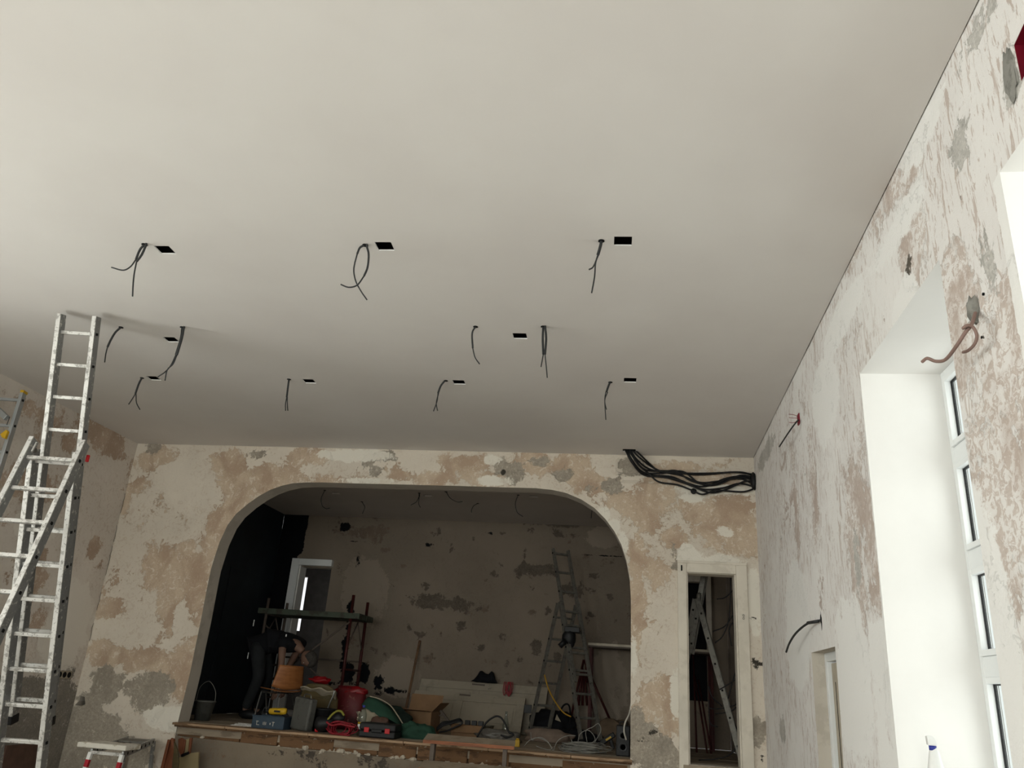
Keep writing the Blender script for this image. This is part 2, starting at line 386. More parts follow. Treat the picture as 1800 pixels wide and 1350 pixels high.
# ------------------------------------------------------------------ panels with holes
def inside(p, poly):
    c = False; n = len(poly)
    for i in range(n):
        a, b = poly[i], poly[i - 1]
        if (a[1] > p[1]) != (b[1] > p[1]) and p[0] < (b[0] - a[0]) * (p[1] - a[1]) / (b[1] - a[1]) + a[0]: c = not c
    return c
def resample(poly, d):
    out = []
    for i in range(len(poly)):
        a, b = poly[i], poly[(i + 1) % len(poly)]
        n = max(1, int(math.hypot(b[0] - a[0], b[1] - a[1]) / d + .5))
        out += [(a[0] + (b[0] - a[0]) * k / n, a[1] + (b[1] - a[1]) * k / n) for k in range(n)]
    return out
def panel(name, outer, holes, to3, normal, thick, mats, step=.12, relief=None, patch=None, hole_mats=None, kind='structure', edge=True):
    """to3(u,v)->point on the seen face; the panel goes back by thick*normal; holes get their own side walls"""
    outer = resample(outer, step); hs = [resample(h, step if max(max(p[0] for p in h) - min(p[0] for p in h), 0) > .3 else 9) for h in holes]
    pts = [Vector(p) for p in outer]; edges = [(i, (i + 1) % len(outer)) for i in range(len(outer))]
    for h in hs:
        o = len(pts); pts += [Vector(p) for p in h]; edges += [(o + i, o + (i + 1) % len(h)) for i in range(len(h))]
    nb = len(pts)
    u0, u1 = min(p[0] for p in outer), max(p[0] for p in outer); v0, v1 = min(p[1] for p in outer), max(p[1] for p in outer)
    nu, nv = int((u1 - u0) / step), int((v1 - v0) / step)
    for i in range(1, nu):
        for j in range(1, nv):
            pts.append(Vector((u0 + (u1 - u0) * i / nu + (j % 2) * .001, v0 + (v1 - v0) * j / nv)))
    r = delaunay_2d_cdt(pts, edges, [], 0, 1e-5)
    V2, F = r[0], r[2]
    F = [f for f in F if not any(inside(((V2[f[0]][0] + V2[f[1]][0] + V2[f[2]][0]) / 3, (V2[f[0]][1] + V2[f[1]][1] + V2[f[2]][1]) / 3), h) for h in hs)]
    n = Vector(normal).normalized(); mb = MB()
    d3 = []
    for p in V2:
        q = to3(p[0], p[1])
        if relief: q = q + n * relief(p[0], p[1])
        d3.append(q)
    a = V2[F[0][0]], V2[F[0][1]], V2[F[0][2]]
    fn = (d3[F[0][1]] - d3[F[0][0]]).cross(d3[F[0][2]] - d3[F[0][0]])
    if fn.dot(n) > 0: F = [tuple(reversed(f)) for f in F]
    mb.add(d3, F, 0)
    nf = len(d3)
    for li, loop in enumerate([outer] + hs):
        if li == 0 and not edge: continue
        mi = 0 if li == 0 else (hole_mats[li - 1] if hole_mats else 1)
        f3 = [to3(*p) + (n * relief(*p) if relief else V(0, 0, 0)) for p in loop]; b3 = [to3(*p) + n * thick for p in loop]
        L = len(loop)
        mb.add(f3 + b3, [(i, (i + 1) % L, L + (i + 1) % L, L + i) for i in range(L)], mi)
    # back face, coarse
    bp = [Vector(p) for p in outer] + [Vector(p) for h in hs for p in h]
    r2 = delaunay_2d_cdt(bp, edges, [], 0, 1e-5)
    F2 = [f for f in r2[2] if not any(inside(((r2[0][f[0]][0] + r2[0][f[1]][0] + r2[0][f[2]][0]) / 3, (r2[0][f[0]][1] + r2[0][f[1]][1] + r2[0][f[2]][1]) / 3), h) for h in hs)]
    mb.add([to3(p[0], p[1]) + n * thick for p in r2[0]], F2, 0)
    o = mb.build(name, mats, kind=kind)
    if patch:
        at = o.data.attributes.new('patch', 'FLOAT_COLOR', 'POINT')
        vals = []
        N = len(o.data.vertices)
        arr = [0.0] * (4 * N)
        for i, p in enumerate(V2):
            arr[4 * i:4 * i + 4] = patch(p[0], p[1])
        at.data.foreach_set('color', arr)
    return o
def patches(lst):
    """lst: (u, v, ru, rv, channel, soft) ellipses in metres -> function giving the four coat weights"""
    def fn(u, v):
        c = [0., 0., 0., 0.]
        for (a, b, ru, rv, ch) in lst:
            d = math.hypot((u - a) / ru, (v - b) / rv)
            if d < 3:
                w = .5 + (1 - d) * min(.5, .5 * min(ru, rv) / .16)
                if w > c[ch]: c[ch] = min(1., w)
        return c
    return fn
# ================================================================== SETTING
def slab(name, a, b, mat, kind='structure', parent=None, bevel=0):
    return MB().span(a, b).build(name, mat, parent, kind=kind, bevel=bevel)

slab('floor', (XL - .5, YF - .3, FL - .1), (XR + .5, YB + .3, FL), MAT['concrete'])
panel('wall_front', [(XL, FL), (XR, FL), (XR, CEIL + .3), (XL, CEIL + .3)], [[(a, SILL), (a, HEAD), (b, HEAD), (b, SILL)] for a, b in FILL_WIN], lambda u, v: V(u, YF, v), (0, -1, 0), .3,
      [MAT['plaster_left'], MAT['reveal']], step=.3, patch=lambda u, v: [.3, .2, .2, 0])
for i, (a, b) in enumerate(FILL_WIN):
    m_ = MB(); k = .065; ym = YF - .24
    m_.span((a, ym, SILL), (a + k, ym + .07, HEAD)).span((b - k, ym, SILL), (b, ym + .07, HEAD)).span((a + k, ym, HEAD - k), (b - k, ym + .07, HEAD)).span((a + k, ym, SILL), (b - k, ym + .07, SILL + k)).span(((a + b) / 2 - .05, ym, SILL + k), ((a + b) / 2 + .05, ym + .07, HEAD - k))
    f_ = m_.build('window_%d' % (i + 7), MAT['pvc'], kind='structure', bevel=.004)  # frame for one of the added fill windows
    for p_, q_ in ((a + k, (a + b) / 2 - .05), ((a + b) / 2 + .05, b - k)): MB().span((p_, ym + .03, SILL + k), (q_, ym + .036, HEAD - k)).build('pane', MAT['glass'], f_)
slab('roof', (XL - .5, YF - .3, CEIL + .3), (XR + .5, YB + 3.6, CEIL + .4), MAT['concrete'])
random.seed(4)

# ---- ceiling with its square cut-outs
sq = [(-3.155, 4.255), (-1.62, 4.26), (-.10, 4.25), (-3.96, 5.71), (-.925, 5.635), (-4.68, 6.62), (-3.09, 6.66), (-1.63, 6.65), (-.07, 6.56)]
sqs = [[(x - .052, y - .055), (x + .056, y - .05), (x + .052, y + .055), (x - .056, y + .05)] for x, y in sq]
sqs.append([(-.165, 8.66), (-.02, 8.66), (-.02, 8.76), (-.165, 8.76)])
cracks = []
ceil_o = panel('ceiling', [(XL, YF), (XR - .006, YF), (XR - .006, YB - .004), (XL, YB - .004)], sqs, lambda u, v: V(u, v, CEIL), (0, 0, 1), .009,
      [MAT['ceiling'], MAT['reveal']], step=.35, relief=lambda u, v: .006 * noise.noise(V(u * .8, v * .6, 2)) - .003 if 0 else .0)

# ---- back wall with the arch and the narrow door
def bk(px, py): p = ony((px, py), YB); return (p.x, p.z)
arch_px = [(313, 1268), (319, 1244), (327, 1212), (334, 1183), (339, 1158), (343, 1137), (349, 1110), (354, 1086), (360, 1055), (367, 1019), (371, 1000), (375.5, 985.5), (386, 953), (400, 923), (415, 903),
           (435.5, 885.5), (455, 872), (475.5, 861), (495, 854), (515.5, 849.5), (540, 848), (564, 848), (640, 850), (720, 852), (800, 854), (880, 856.5), (942, 858), (970, 861), (995.5, 866.7), (1022, 878), (1045, 893), (1064, 912), (1080, 934), (1092, 957), (1101, 985), (1107, 1018), (1109, 1055), (1109, 1130), (1108.5, 1230), (1108, 1334)]
arch = [bk(*p) for p in arch_px]
arch_hole = arch + [(arch[-1][0], FL + .01), (arch[0][0], FL + .01)]
DX0, DX1, DZ1 = .50, 1.085, 1.345
door_hole = [(DX0, STG), (DX0, DZ1), (DX1, DZ1), (DX1, STG)]
def pb(px, py, rx, ry, ch):
    c = ony((px, py), YB); return (c.x, c.z, rx / 150, ry / 150, ch)
O, G, W, K = 0, 1, 2, 3
bl = [pb(*a) for a in [
    (262, 812, 26, 26, O), (246, 850, 18, 26, O), (285, 800, 25, 14, O), (225, 880, 12, 30, O),
    (400, 815, 40, 26, O), (440, 850, 60, 28, O), (480, 838, 60, 24, O), (405, 895, 26, 52, O), (378, 940, 26, 46, O), (360, 985, 20, 46, O), (420, 862, 40, 32, O),
    (330, 1000, 30, 46, O), (290, 1000, 34, 38, O), (305, 1035, 26, 50, O), (345, 1040, 18, 50, O), (352, 1085, 10, 30, O), (300, 1095, 12, 28, O), (262, 985, 14, 20, O),
    (540, 805, 42, 18, O), (580, 842, 60, 8, O), (640, 842, 40, 8, O), (700, 838, 28, 12, O), (760, 842, 50, 12, O), (820, 815, 40, 20, O), (860, 842, 50, 12, O), (930, 815, 46, 20, O), (1000, 820, 40, 24, O), (1040, 850, 40, 20, O),
    (162, 1035, 16, 15, O), (196, 1070, 26, 16, O), (175, 1148, 34, 18, O), (235, 1158, 50, 20, O), (290, 1165, 36, 24, O), (325, 1155, 26, 34, O), (318, 1200, 20, 40, O), (280, 1128, 8, 8, O),
    (1185, 948, 20, 20, O), (1232, 900, 34, 28, O), (1285, 905, 44, 36, O), (1300, 950, 34, 30, O), (1255, 940, 40, 22, O), (1215, 885, 18, 14, O),
    (1125, 890, 42, 42, O), (1145, 860, 40, 26, O), (1122, 960, 18, 40, O), (1120, 1030, 14, 60, O), (1150, 1000, 22, 30, O), (1118, 1120, 12, 50, O), (1160, 1232, 36, 36, O), (1180, 1270, 26, 26, O), (1130, 1260, 26, 24, O),
    (1085, 880, 26, 20, O), (1215, 845, 90, 12, O), (1160, 820, 70, 8, O),
    # grey repairs
    (262, 1213, 44, 28, G), (270, 1235, 36, 20, G), (188, 1192, 28, 14, G), (190, 1215, 22, 22, G), (120, 1195, 14, 22, G), (150, 1262, 40, 44, G), (175, 1300, 60, 40, G), (120, 1320, 60, 60, G), (310, 1255, 12, 18, G), (215, 1330, 70, 20, G),
    (650, 812, 14, 10, G), (658, 828, 12, 12, G), (880, 815, 14, 20, G), (905, 830, 18, 22, G), (985, 835, 16, 10, G), (950, 812, 20, 8, G), (1112, 822, 27, 20, G), (1078, 855, 18, 14, G), (1035, 860, 9, 7, G), (1187, 975, 8, 13, G),
    (265, 785, 16, 12, G), (1130, 1300, 26, 40, G), (1160, 1325, 40, 26, G), (1120, 1265, 16, 20, G), (1330, 1290, 12, 20, G), (450, 800, 12, 8, G), (680, 800, 12, 8, G),
    # white filler
    (1062, 905, 12, 14, W), (1080, 925, 12, 16, W), (1095, 950, 10, 20, W), (1210, 975, 22, 16, W), (1270, 985, 40, 8, W), (870, 845, 30, 8, W), (870, 808, 18, 10, W), (1270, 935, 13, 9, W), (1220, 875, 20, 8, W), (1113, 1160, 8, 30, W), (1187, 1230, 5, 40, W), (1325, 1060, 12, 60, W), (620, 800, 60, 12, W), (650, 845, 60, 6, W), (300, 1260, 50, 20, W), (1255, 860, 60, 8, W),
    # dark chips
    (1128, 1300, 9, 7, K), (1147, 1288, 10, 6, K), (1330, 1165, 10, 5, K), (1340, 1330, 3, 3, K), (1340, 1338, 3, 3, K), (1325, 1088, 5, 3, K), (880, 806, 3, 6, K), (884, 830, 3, 5, K)]]
bfn = patches(bl)
def bpatch(u, v):
    c = bfn(u, v)
    c[0] = max(c[0], .27 + .16 * noise.noise(V(u * .9, v * .9, 5)))
    c[1] = max(c[1], .17 + (.30 if v < -1.05 else 0)); c[2] = max(c[2], .22)
    return c
def brelief(u, v):
    r = .006 * noise.noise(V(u * 2, v * 2, 1))
    if -.2 < u < 1.29 and 2.27 < v < 2.43: r += .018           # cable chase
    if -.22 < u < .05 and 2.37 < v < 2.58: r += .02
    return r
wall_back = panel('wall_back', [(XL - .04, FL), (XR + .04, FL), (XR + .04, CEIL + .3), (XL - .04, CEIL + .3)], [arch_hole, door_hole, [bk(*q) for q in ((132, 1239), (139, 1232), (141, 1223), (149, 1225), (150, 1238), (143, 1241))]], lambda u, v: V(u, YB, v), (0, 1, 0), .24,
      [MAT['plaster_back'], MAT['jamb']], step=.045, patch=bpatch, relief=brelief, hole_mats=[1, 1, 1])
c_ = ony((142, 1232), YB); MB().span((c_.x - .12, YB + .2, c_.z - .12), (c_.x + .12, YB + .23, c_.z + .12)).build('hole_backing', MAT['darkhole'], wall_back)

# ---- apron below the stage edge
def apatch(u, v):
    return [.30, .35 + .2 * noise.noise(V(u, v, 3)), .2 + (.25 if v > -.75 else 0), .1]
ax0, ax1 = arch[0][0], arch[-1][0]
apron = panel('wall_apron', [(ax0, FL + .0), (ax1, FL), (ax1, -.79), (ax0, -.72)], [], lambda u, v: V(u, YB + .0, v), (0, 1, 0), .2,
      [MAT['plaster_apron']], step=.09, patch=apatch, relief=lambda u, v: .02 * noise.noise(V(u * 1.3, v * 2, 0)))
mb = MB().span((ax0, YB + .05, -.82), (ax1, YB + .2, -.61)); mb.build('edge_backing', MAT['timber'], apron)
random.seed(8); x = ax0 + .25
while x < ax1 - .1:                                       # timber blocks under the nosing
    L = min(random.uniform(.42, .75), ax1 - x - .02); d = random.uniform(0, .03)
    MB().box((x + L / 2, YB + .045 + d, -.675 - .02 * (x - ax0) / 5), (L - random.uniform(.012, .03), .09, random.uniform(.105, .135))).build('timber_block', MAT['timber'], apron, bevel=.006)
    x += L
# boards of the nosing: each a length of its own, the lower course set back
slab('floor_stage', (-5.65, YB + .02, STG - .12), (XR, 12.12, STG - .004), MAT['stagefloor'])
fs = bpy.data.objects['floor_stage']
x = ax0 - .02; random.seed(3)
for L in (.62, .95, 1.05, .9, .85, 1.2):
    e = min(x + L, ax1 + .02)
    if e - x > .05:
        MB().box(((x + e) / 2, YB + .02 + random.uniform(-.006, .006), STG - .013), (e - x - .005, .20, .024)).build('nosing_board', MAT['nosing'], fs, bevel=.003)
        MB().box(((x + e) / 2, YB + .045, STG - .036), (e - x - .01, .17, .018)).build('lower_nosing_board', MAT['timber'], fs, bevel=.003)
    x = e
yy = YB + .125
while yy < 12.05:                                         # stage floor boards run along the front
    w = .19; xx = -5.65; k = 0
    for L in (2.4 + random.uniform(-.6, .6), 2.6, 2.4):
        e = min(xx + L, XR)
        if e - xx > .1: MB().span((xx + .003, yy + .002, STG - .02), (e, min(yy + w, 12.09), STG + random.uniform(-.0015, .0015))).build('floor_board', MAT['stagefloor'], fs)
        xx = e
    yy += w
mb = MB(); random.seed(5)
for i in range(150):
    x = random.choice([random.uniform(ax0 + .3, ax1), random.uniform(-2.2, -.3), random.gauss(-3.0, .15), random.gauss(-1.9, .3)])
    if not ax0 + .1 < x < ax1: continue
    s = random.uniform(.006, .026)
    mb.blob((x, YB + .005 + random.uniform(0, .05), -.735 - .012 * (x - ax0) + random.uniform(-.01, .025) + s * .3), (s * 1.5, s, s), i, .5, 3, nu=6, nv=4)
mb.build('plaster_crumbs', MAT['crumb'], apron, kind='stuff')

# ---- right wall with windows and side door
D2 = (5.71, 6.47, .40)
holes = [[(a, SILL), (a, HEAD), (b, HEAD), (b, SILL)] for a, b in WIN_R] + [[(D2[0], FL + .01), (D2[0], D2[2]), (D2[1], D2[2]), (D2[1], FL + .01)]]
rb = [(2.38, 2.06), (2.38, 2.22), (2.27, 2.24), (2.24, 2.08)]
holes.append(rb)
def pr(px, py, ry, rz, ch): c = onx((px, py), XR); return (c.y, c.z, ry, rz, ch)
rl = [pr(*a) for a in [
    (1765, 850, .22, .45, O), (1760, 620, .25, .3, O), (1720, 880, .08, .25, O), (1500, 900, .22, .35, O), (1540, 960, .2, .35, O), (1430, 860, .10, .5, O), (1400, 900, .08, .5, O), (1560, 350, .3, .12, O), (1500, 440, .3, .1, O), (1600, 300, .25, .1, O), (1600, 420, .2, .2, O), (1690, 560, .2, .3, O), (1510, 1050, .14, .3, O),
    (1345, 800, .5, .09, G), (1690, 260, .07, .09, G), (1508, 985, .05, .16, G), (1775, 150, .05, .10, G), (1740, 480, .05, .10, G), (1715, 60, .15, .05, G), (1560, 1240, .06, .2, G), (1375, 1280, .12, .1, G),
    (1580, 400, .4, .1, W), (1450, 700, .4, .3, W), (1400, 1100, .5, .5, W), (1620, 230, .3, .12, W), (1500, 1200, .4, .5, W), (1740, 1150, .25, .6, W), (1480, 560, .6, .12, W), (1590, 560, .2, .2, W),
    (1431, 900, .02, .05, K), (1372, 941, .015, .03, K), (1414, 835, .03, .03, K), (1515, 1050, .02, .03, K), (1596, 455, .03, .05, K), (1690, 350, .015, .02, K), (1393, 1290, .02, .06, K), (1736, 515, .02, .02, K), (1727, 590, .012, .015, K)]]
rfn = patches(rl)
def rpatch(u, v):
    c = rfn(u, v); c[0] = max(c[0], .30 + .22 * noise.noise(V(u * .8, v * .8, 9))); c[1] = max(c[1], .22 + .1 * noise.noise(V(u * 1.2, v * .8, 3)))
    for a, b in WIN_R:
        if b < u < b + .3 and v < .5: c[2] = max(c[2], .6); c[0] = .1
        if b - .02 < u < b + .05 and SILL < v < HEAD + .02: c[2] = .7
    return c
wall_right = panel('wall_right', [(YF, FL), (YB + .1, FL), (YB + .1, CEIL + .3), (YF, CEIL + .3)], holes, lambda u, v: V(XR, u, v), (1, 0, 0), .50,
      [MAT['plaster_right'], MAT['reveal'], MAT['jamb']], step=.07, patch=rpatch, relief=lambda u, v: .006 * noise.noise(V(u * 2, v * 2, 4)) * (0 if any(a - .1 < u < b + .1 for a, b in WIN_R) else 1),
      hole_mats=[1, 1, 1, 2, 2])
# ---- left wall
holes = [[(a, SILL), (a, HEAD), (b, HEAD), (b, SILL)] for a, b in WIN_L]
def pl(px, py, ry, rz, ch): c = onx((px, py), XL); return (c.y, c.z, ry, rz, ch)
ll = [pl(*a) for a in [(180, 770, .5, .15, O), (205, 795, .25, .07, O), (60, 720, .3, .08, O), (120, 780, .12, .12, O), (60, 850, .4, .2, O), (60, 1000, .2, .3, O), (70, 1090, .15, .15, O), (165, 960, .1, .1, O),
    (50, 1220, 1.0, .18, G), (80, 1280, 1.2, .35, G), (115, 1190, .15, .12, G), (130, 1240, .2, .2, G), (30, 1330, 1.5, .4, G),
    (120, 1100, .4, .5, W), (60, 930, .3, .2, W), (75, 1330, .25, .2, O)]]
lfn = patches(ll)
def lpatch(u, v):
    c = lfn(u, v); c[0] = max(c[0], .33 + .2 * noise.noise(V(u, v, 7))); c[1] = max(c[1], .2 + (.28 if v < -.35 else 0) + .1 * noise.noise(V(u, v, 2))); return c
sock = onx((112, 1186), XL); vent = onx((129, 1229), XL)
wall_left = panel('wall_left', [(YF, FL), (YB + .1, FL), (YB + .1, CEIL + .3), (YF, CEIL + .3)], holes, lambda u, v: V(XL, u, v), (-1, 0, 0), .50,
      [MAT['plaster_left'], MAT['reveal'], MAT['jamb']], step=.08, patch=lpatch, relief=lambda u, v: .008 * noise.noise(V(u * 2, v * 2, 6)) if v < 1.9 and u > 4.8 else 0, hole_mats=[1, 1, 1])

# ---- stage room
def sk(px, py): p = ony((px, py), 12.1); return (p.x, p.z)
sl = []
def ps(px, py, rx, ry, ch): c = ony((px, py), 12.1); sl.append((c.x, c.z, rx / 111, ry / 111, ch))
for a in [(612, 1100, 5, 30, K), (605, 1145, 4, 26, K), (610, 1185, 11, 16, K), (640, 1182, 10, 16, K), (665, 1196, 8, 10, K), (661, 1217, 10, 4, K), (692, 1213, 11, 5, K), (615, 1205, 30, 3, K), (620, 1110, 9, 18, O),
          (608, 927, 8, 7, K), (625, 952, 7, 2, K), (759, 959, 8, 4, K), (861, 938, 3, 3, K), (629, 985, 2, 8, K), (1028, 975, 12, 1.5, K), (1075, 978, 14, 1.5, K),
          (650, 935, 40, 10, O), (940, 1000, 30, 10, G), (943, 1140, 8, 12, G), (1015, 1040, 20, 8, G), (1000, 920, 60, 6, G), (780, 1060, 60, 10, G), (700, 1190, 40, 30, W), (1060, 945, 30, 18, W), (640, 1040, 40, 60, W), (1070, 1200, 30, 60, W)]: ps(*a)
random.seed(11)
for i in range(60):
    ps(random.uniform(660, 1090), random.uniform(930, 1180), random.uniform(1.5, 6), random.uniform(1.5, 5), random.choice((G, G, O)))
sfn = patches([(a, b, c, d, e) for a, b, c, d, e in sl])
def spatch(u, v):
    c = sfn(u, v)
    edge = -5.24 + .05 * noise.noise(V(0, v * 3, 2)) - (.08 if v < 1.75 else 0)
    c[3] = max(c[3], min(1, .5 + (edge - u) * 6) if v > -.6 else 0); c[0] = max(c[0], .28); c[1] = max(c[1], .3)
    return c
so = [sk(535, 996), None]; ox0, ox1 = -5.235, -4.72; oz1 = 1.585
opening = [(ox0, STG + .004), (ox0, oz1), (ox1, oz1), (ox1, STG + .004)]
dark_open = [(.52, .02), (.52, 1.62), (.995, 1.62), (.995, .02)]
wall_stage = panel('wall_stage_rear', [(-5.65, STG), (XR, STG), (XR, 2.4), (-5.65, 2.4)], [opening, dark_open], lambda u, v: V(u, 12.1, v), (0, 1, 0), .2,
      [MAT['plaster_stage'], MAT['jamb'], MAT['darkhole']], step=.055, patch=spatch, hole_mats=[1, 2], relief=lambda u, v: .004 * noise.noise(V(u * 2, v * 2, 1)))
slab('wall_stage_left', (-5.95, YB + .24, STG), (-5.65, 12.1, 2.4), MAT['blackpaint'])
wsl = bpy.data.objects['wall_stage_left']
for y0, y1 in ((9.75, 10.62), (10.66, 11.62)):            # flush black leaves
    MB().span((-5.665, y0, STG + .01), (-5.632, y1, 1.35)).build('black_panel', MAT['blackpaint'], wsl, bevel=.004)
for z in (.62, .16):
    MB().lathe((-5.628, 11.64, z), [(.012, 0), (.012, .09)], 8).build('hinge', MAT['chrome'], wsl)
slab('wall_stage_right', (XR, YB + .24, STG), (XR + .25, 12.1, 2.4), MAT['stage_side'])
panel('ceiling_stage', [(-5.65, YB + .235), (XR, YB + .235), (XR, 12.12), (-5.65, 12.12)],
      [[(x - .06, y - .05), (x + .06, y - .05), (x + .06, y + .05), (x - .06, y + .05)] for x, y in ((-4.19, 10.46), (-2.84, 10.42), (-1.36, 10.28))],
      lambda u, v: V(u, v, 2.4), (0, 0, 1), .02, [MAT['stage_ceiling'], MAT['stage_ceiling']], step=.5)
slab('dark_backing_stage', (-5.9, YB + .24, 2.422), (XR + .2, 12.3, 2.5), MAT['darkhole'])  # black slab, paints the darkness inside the stage ceiling cut-outs
# passage behind the stage doorway, with a bright narrow window
slab('floor_passage', (-6.6, 12.3, STG - .1), (-4.0, 14.2, STG), MAT['concrete'])
MAT['concrete_dark'] = plain('dark_passage_paint', (84, 80, 76), .9)
slab('ceiling_passage', (-6.6, 12.3, 2.1), (-4.0, 14.2, 2.2), MAT['concrete_dark'])
slab('wall_passage_right', (-4.5, 12.3, STG), (-4.4, 14.2, 2.1), MAT['concrete_dark'])
slab('wall_passage_left', (-6.6, 12.3, STG), (-6.5, 14.2, 2.1), MAT['concrete_dark'])
wp = [ony(q, 14.1) for q in ((527, 1015), (541, 1015), (527, 1101), (521, 1101))]
panel('wall_passage_rear', [(-6.6, STG), (-4.4, STG), (-4.4, 2.1), (-6.6, 2.1)], [[(-6.3, .72), (-6.3, 1.66), (wp[1].x, 1.66), (wp[1].x, .72)]], lambda u, v: V(u, 14.1, v), (0, 1, 0), .12,
      [MAT['concrete_dark'], MAT['reveal']], step=.5)
# casings
tm = MB().span((-5.36, 12.02, STG + .002), (-5.235, 12.13, 1.70)); tm.build('trim_1', MAT['pvc'], kind='structure', bevel=.006)
MB().span((-5.235, 12.02, 1.60), (-4.70, 12.12, 1.70)).build('trim_2', MAT['pvc'], kind='structure', bevel=.006)
MB().span((-5.235, 12.06, STG + .002), (-5.215, 12.3, 1.60)).build('trim_3', MAT['reveal'], kind='structure', bevel=.006)
MB().span((1.0, 12.03, -.58), (1.07, 12.12, 1.72)).span((.44, 12.03, 1.63), (1.0, 12.12, 1.72)).build('trim_4', MAT['jamb'], kind='structure', bevel=.006)
MB().span((.46, 12.28, -.02), (1.05, 12.3, 1.66)).build('opening_dark_back', MAT['darkhole'], kind='structure')  # black sheet painting the unlit depth of the rear opening
MB().span((1.16, 9.2, -.58), (1.285, 9.32, 1.6)).build('trim_6', MAT['jamb'], kind='structure', bevel=.004)

# ---- narrow door frame right of the arch
df = MB()
fx0, fx1 = .44, 1.165
df.span((fx0, YB - .035, STG - .04), (DX0 + .035, YB + .02, 1.405)).span((DX1 - .035, YB - .035, STG - .04), (fx1, YB + .02, 1.405)).span((DX0 + .035, YB - .035, DZ1 - .045), (DX1 - .035, YB + .02, 1.405))
dframe = df.build('door_1', MAT['frame'], kind='structure', bevel=.006)
MB().span((DX0, YB + .0, STG), (DX0 + .05, YB + .20, DZ1)).span((DX1 - .05, YB + .0, STG), (DX1, YB + .20, DZ1)).span((DX0 + .05, YB, DZ1 - .05), (DX1 - .05, YB + .2, DZ1)).build('inner_frame', MAT['frame'], dframe, bevel=.004)
MB().span((fx0, YB - .045, 1.395), (fx1, YB + .01, 1.42)).build('head_moulding', MAT['frame'], dframe, bevel=.004)
MB().span((.475, YB - .04, 1.31), (.49, YB - .034, 1.37)).build('latch_mark', MAT['darkhole'], dframe)
MB().span((DX0 - .02, YB - .04, STG - .05), (DX1 + .02, YB + .24, STG - .004)).build('threshold', MAT['stagefloor'], dframe, bevel=.004)

# ---- side door in the right wall
sd = MB(); a, b, h = D2
sd.span((XR + .09, b - .06, FL), (XR + .16, b - .0, h)).span((XR + .09, a, FL), (XR + .16, a + .06, h)).span((XR + .09, a + .06, h - .06), (XR + .16, b - .06, h))
door2 = sd.build('door_2', MAT['pvc'], kind='structure', bevel=.004)
MB().span((XR + .12, a + .07, FL + .01), (XR + .16, b - .07, h - .07)).build('door_leaf', MAT['doorpaint'], door2, bevel=.004)
MB().span((XR + .118, b - .17, FL + .2), (XR + .124, b - .16, h - .2)).span((XR + .118, a + .17, FL + .2), (XR + .124, a + .18, h - .2)).build('panel_groove', MAT['darkhole'], door2)

# ---- windows: white plastic frames, stacked panes
def make_window(n, xs, sgn, y0, y1):
    w = MB(); x0, x1 = xs, xs + sgn * .042
    def m(ya, za, yb, zb, d=0): w.span((x0 + sgn * d, ya, za), (x1, yb, zb))
    m(y0, SILL, y0 + .045, HEAD); m(y1 - .045, SILL, y1, HEAD); m(y0 + .045, HEAD - .045, y1 - .045, HEAD); m(y0 + .045, SILL, y1 - .045, SILL + .045)
    zs = [SILL + .045, .26, .79, 1.36, HEAD - .045]; ym = (y0 + y1) / 2
    for z in zs[1:-1]: m(y0 + .045, z - .05, y1 - .045, z + .05)
    for i in range(4):
        za = zs[i] + (.05 if i else 0); zb = zs[i + 1] - (.05 if i < 3 else 0); m(ym - .05, za, ym + .05, zb)
    f = w.build('window_%d' % n, MAT['pvc'], kind='structure', bevel=.004)
    for i in range(4):
        za = zs[i] + (.05 if i else 0); zb = zs[i + 1] - (.05 if i < 3 else 0)
        for ya, yb in ((y0 + .045, ym - .05), (ym + .05, y1 - .045)):
            s = MB(); t = .030; xa, xb = x0 - sgn * .012, x1
            s.span((xa, ya, za), (xb, ya + t, zb)).span((xa, yb - t, za), (xb, yb, zb)).span((xa, ya + t, zb - t), (xb, yb - t, zb)).span((xa, ya + t, za), (xb, yb - t, za + t))
            so_ = s.build('sash', MAT['pvc'], f, bevel=.003)
            g = MB(); q = .006; xa = x0 + sgn * .020; ya += t; yb -= t; za2 = za + t; zb2 = zb - t
            g.span((xa, ya, za2), (xa + sgn * .016, ya + q, zb2)).span((xa, yb - q, za2), (xa + sgn * .016, yb, zb2)).span((xa, ya + q, zb2 - q), (xa + sgn * .016, yb - q, zb2)).span((xa, ya + q, za2), (xa + sgn * .016, yb - q, za2 + q))
            g.build('gasket', MAT['black'], so_)
            MB().span((xa + sgn * .004, ya + q, za2 + q), (xa + sgn * .008, yb - q, zb2 - q)).build('pane', MAT['glass'], so_)
            z3 = xa + sgn * .012
            MB().span((z3, ya + .022, za2), (z3 + sgn * .003, ya + .026, zb2)).span((z3, yb - .026, za2), (z3 + sgn * .003, yb - .022, zb2)).build('spacer_bar', MAT['alu_dull'], so_)
    MB().span((XR + .002 if sgn > 0 else XL - .002, y0, SILL - .03), (xs, y1, SILL + .004)).build('window_sill', MAT['reveal'], f)
    return f
for i, (a, b) in enumerate(WIN_R): make_window(i + 1, XR + .44, 1, a, b)
for i, (a, b) in enumerate(WIN_L): make_window(i + 4, XL - .44, -1, a, b)

# sockets let into the left wall
s = MB().box((XL + .004, sock.y, sock.z), (.012, .25, .085)); so2 = s.build('socket_plate', MAT['cream'], wall_left, bevel=.01)
for k in (-1, 0, 1):
    MB().lathe((XL + .006, sock.y + k * .078, sock.z), [(.031, 0), (.031, .006)], 16, (1, 0, 0)).build('socket_hole', MAT['darkhole'], so2)

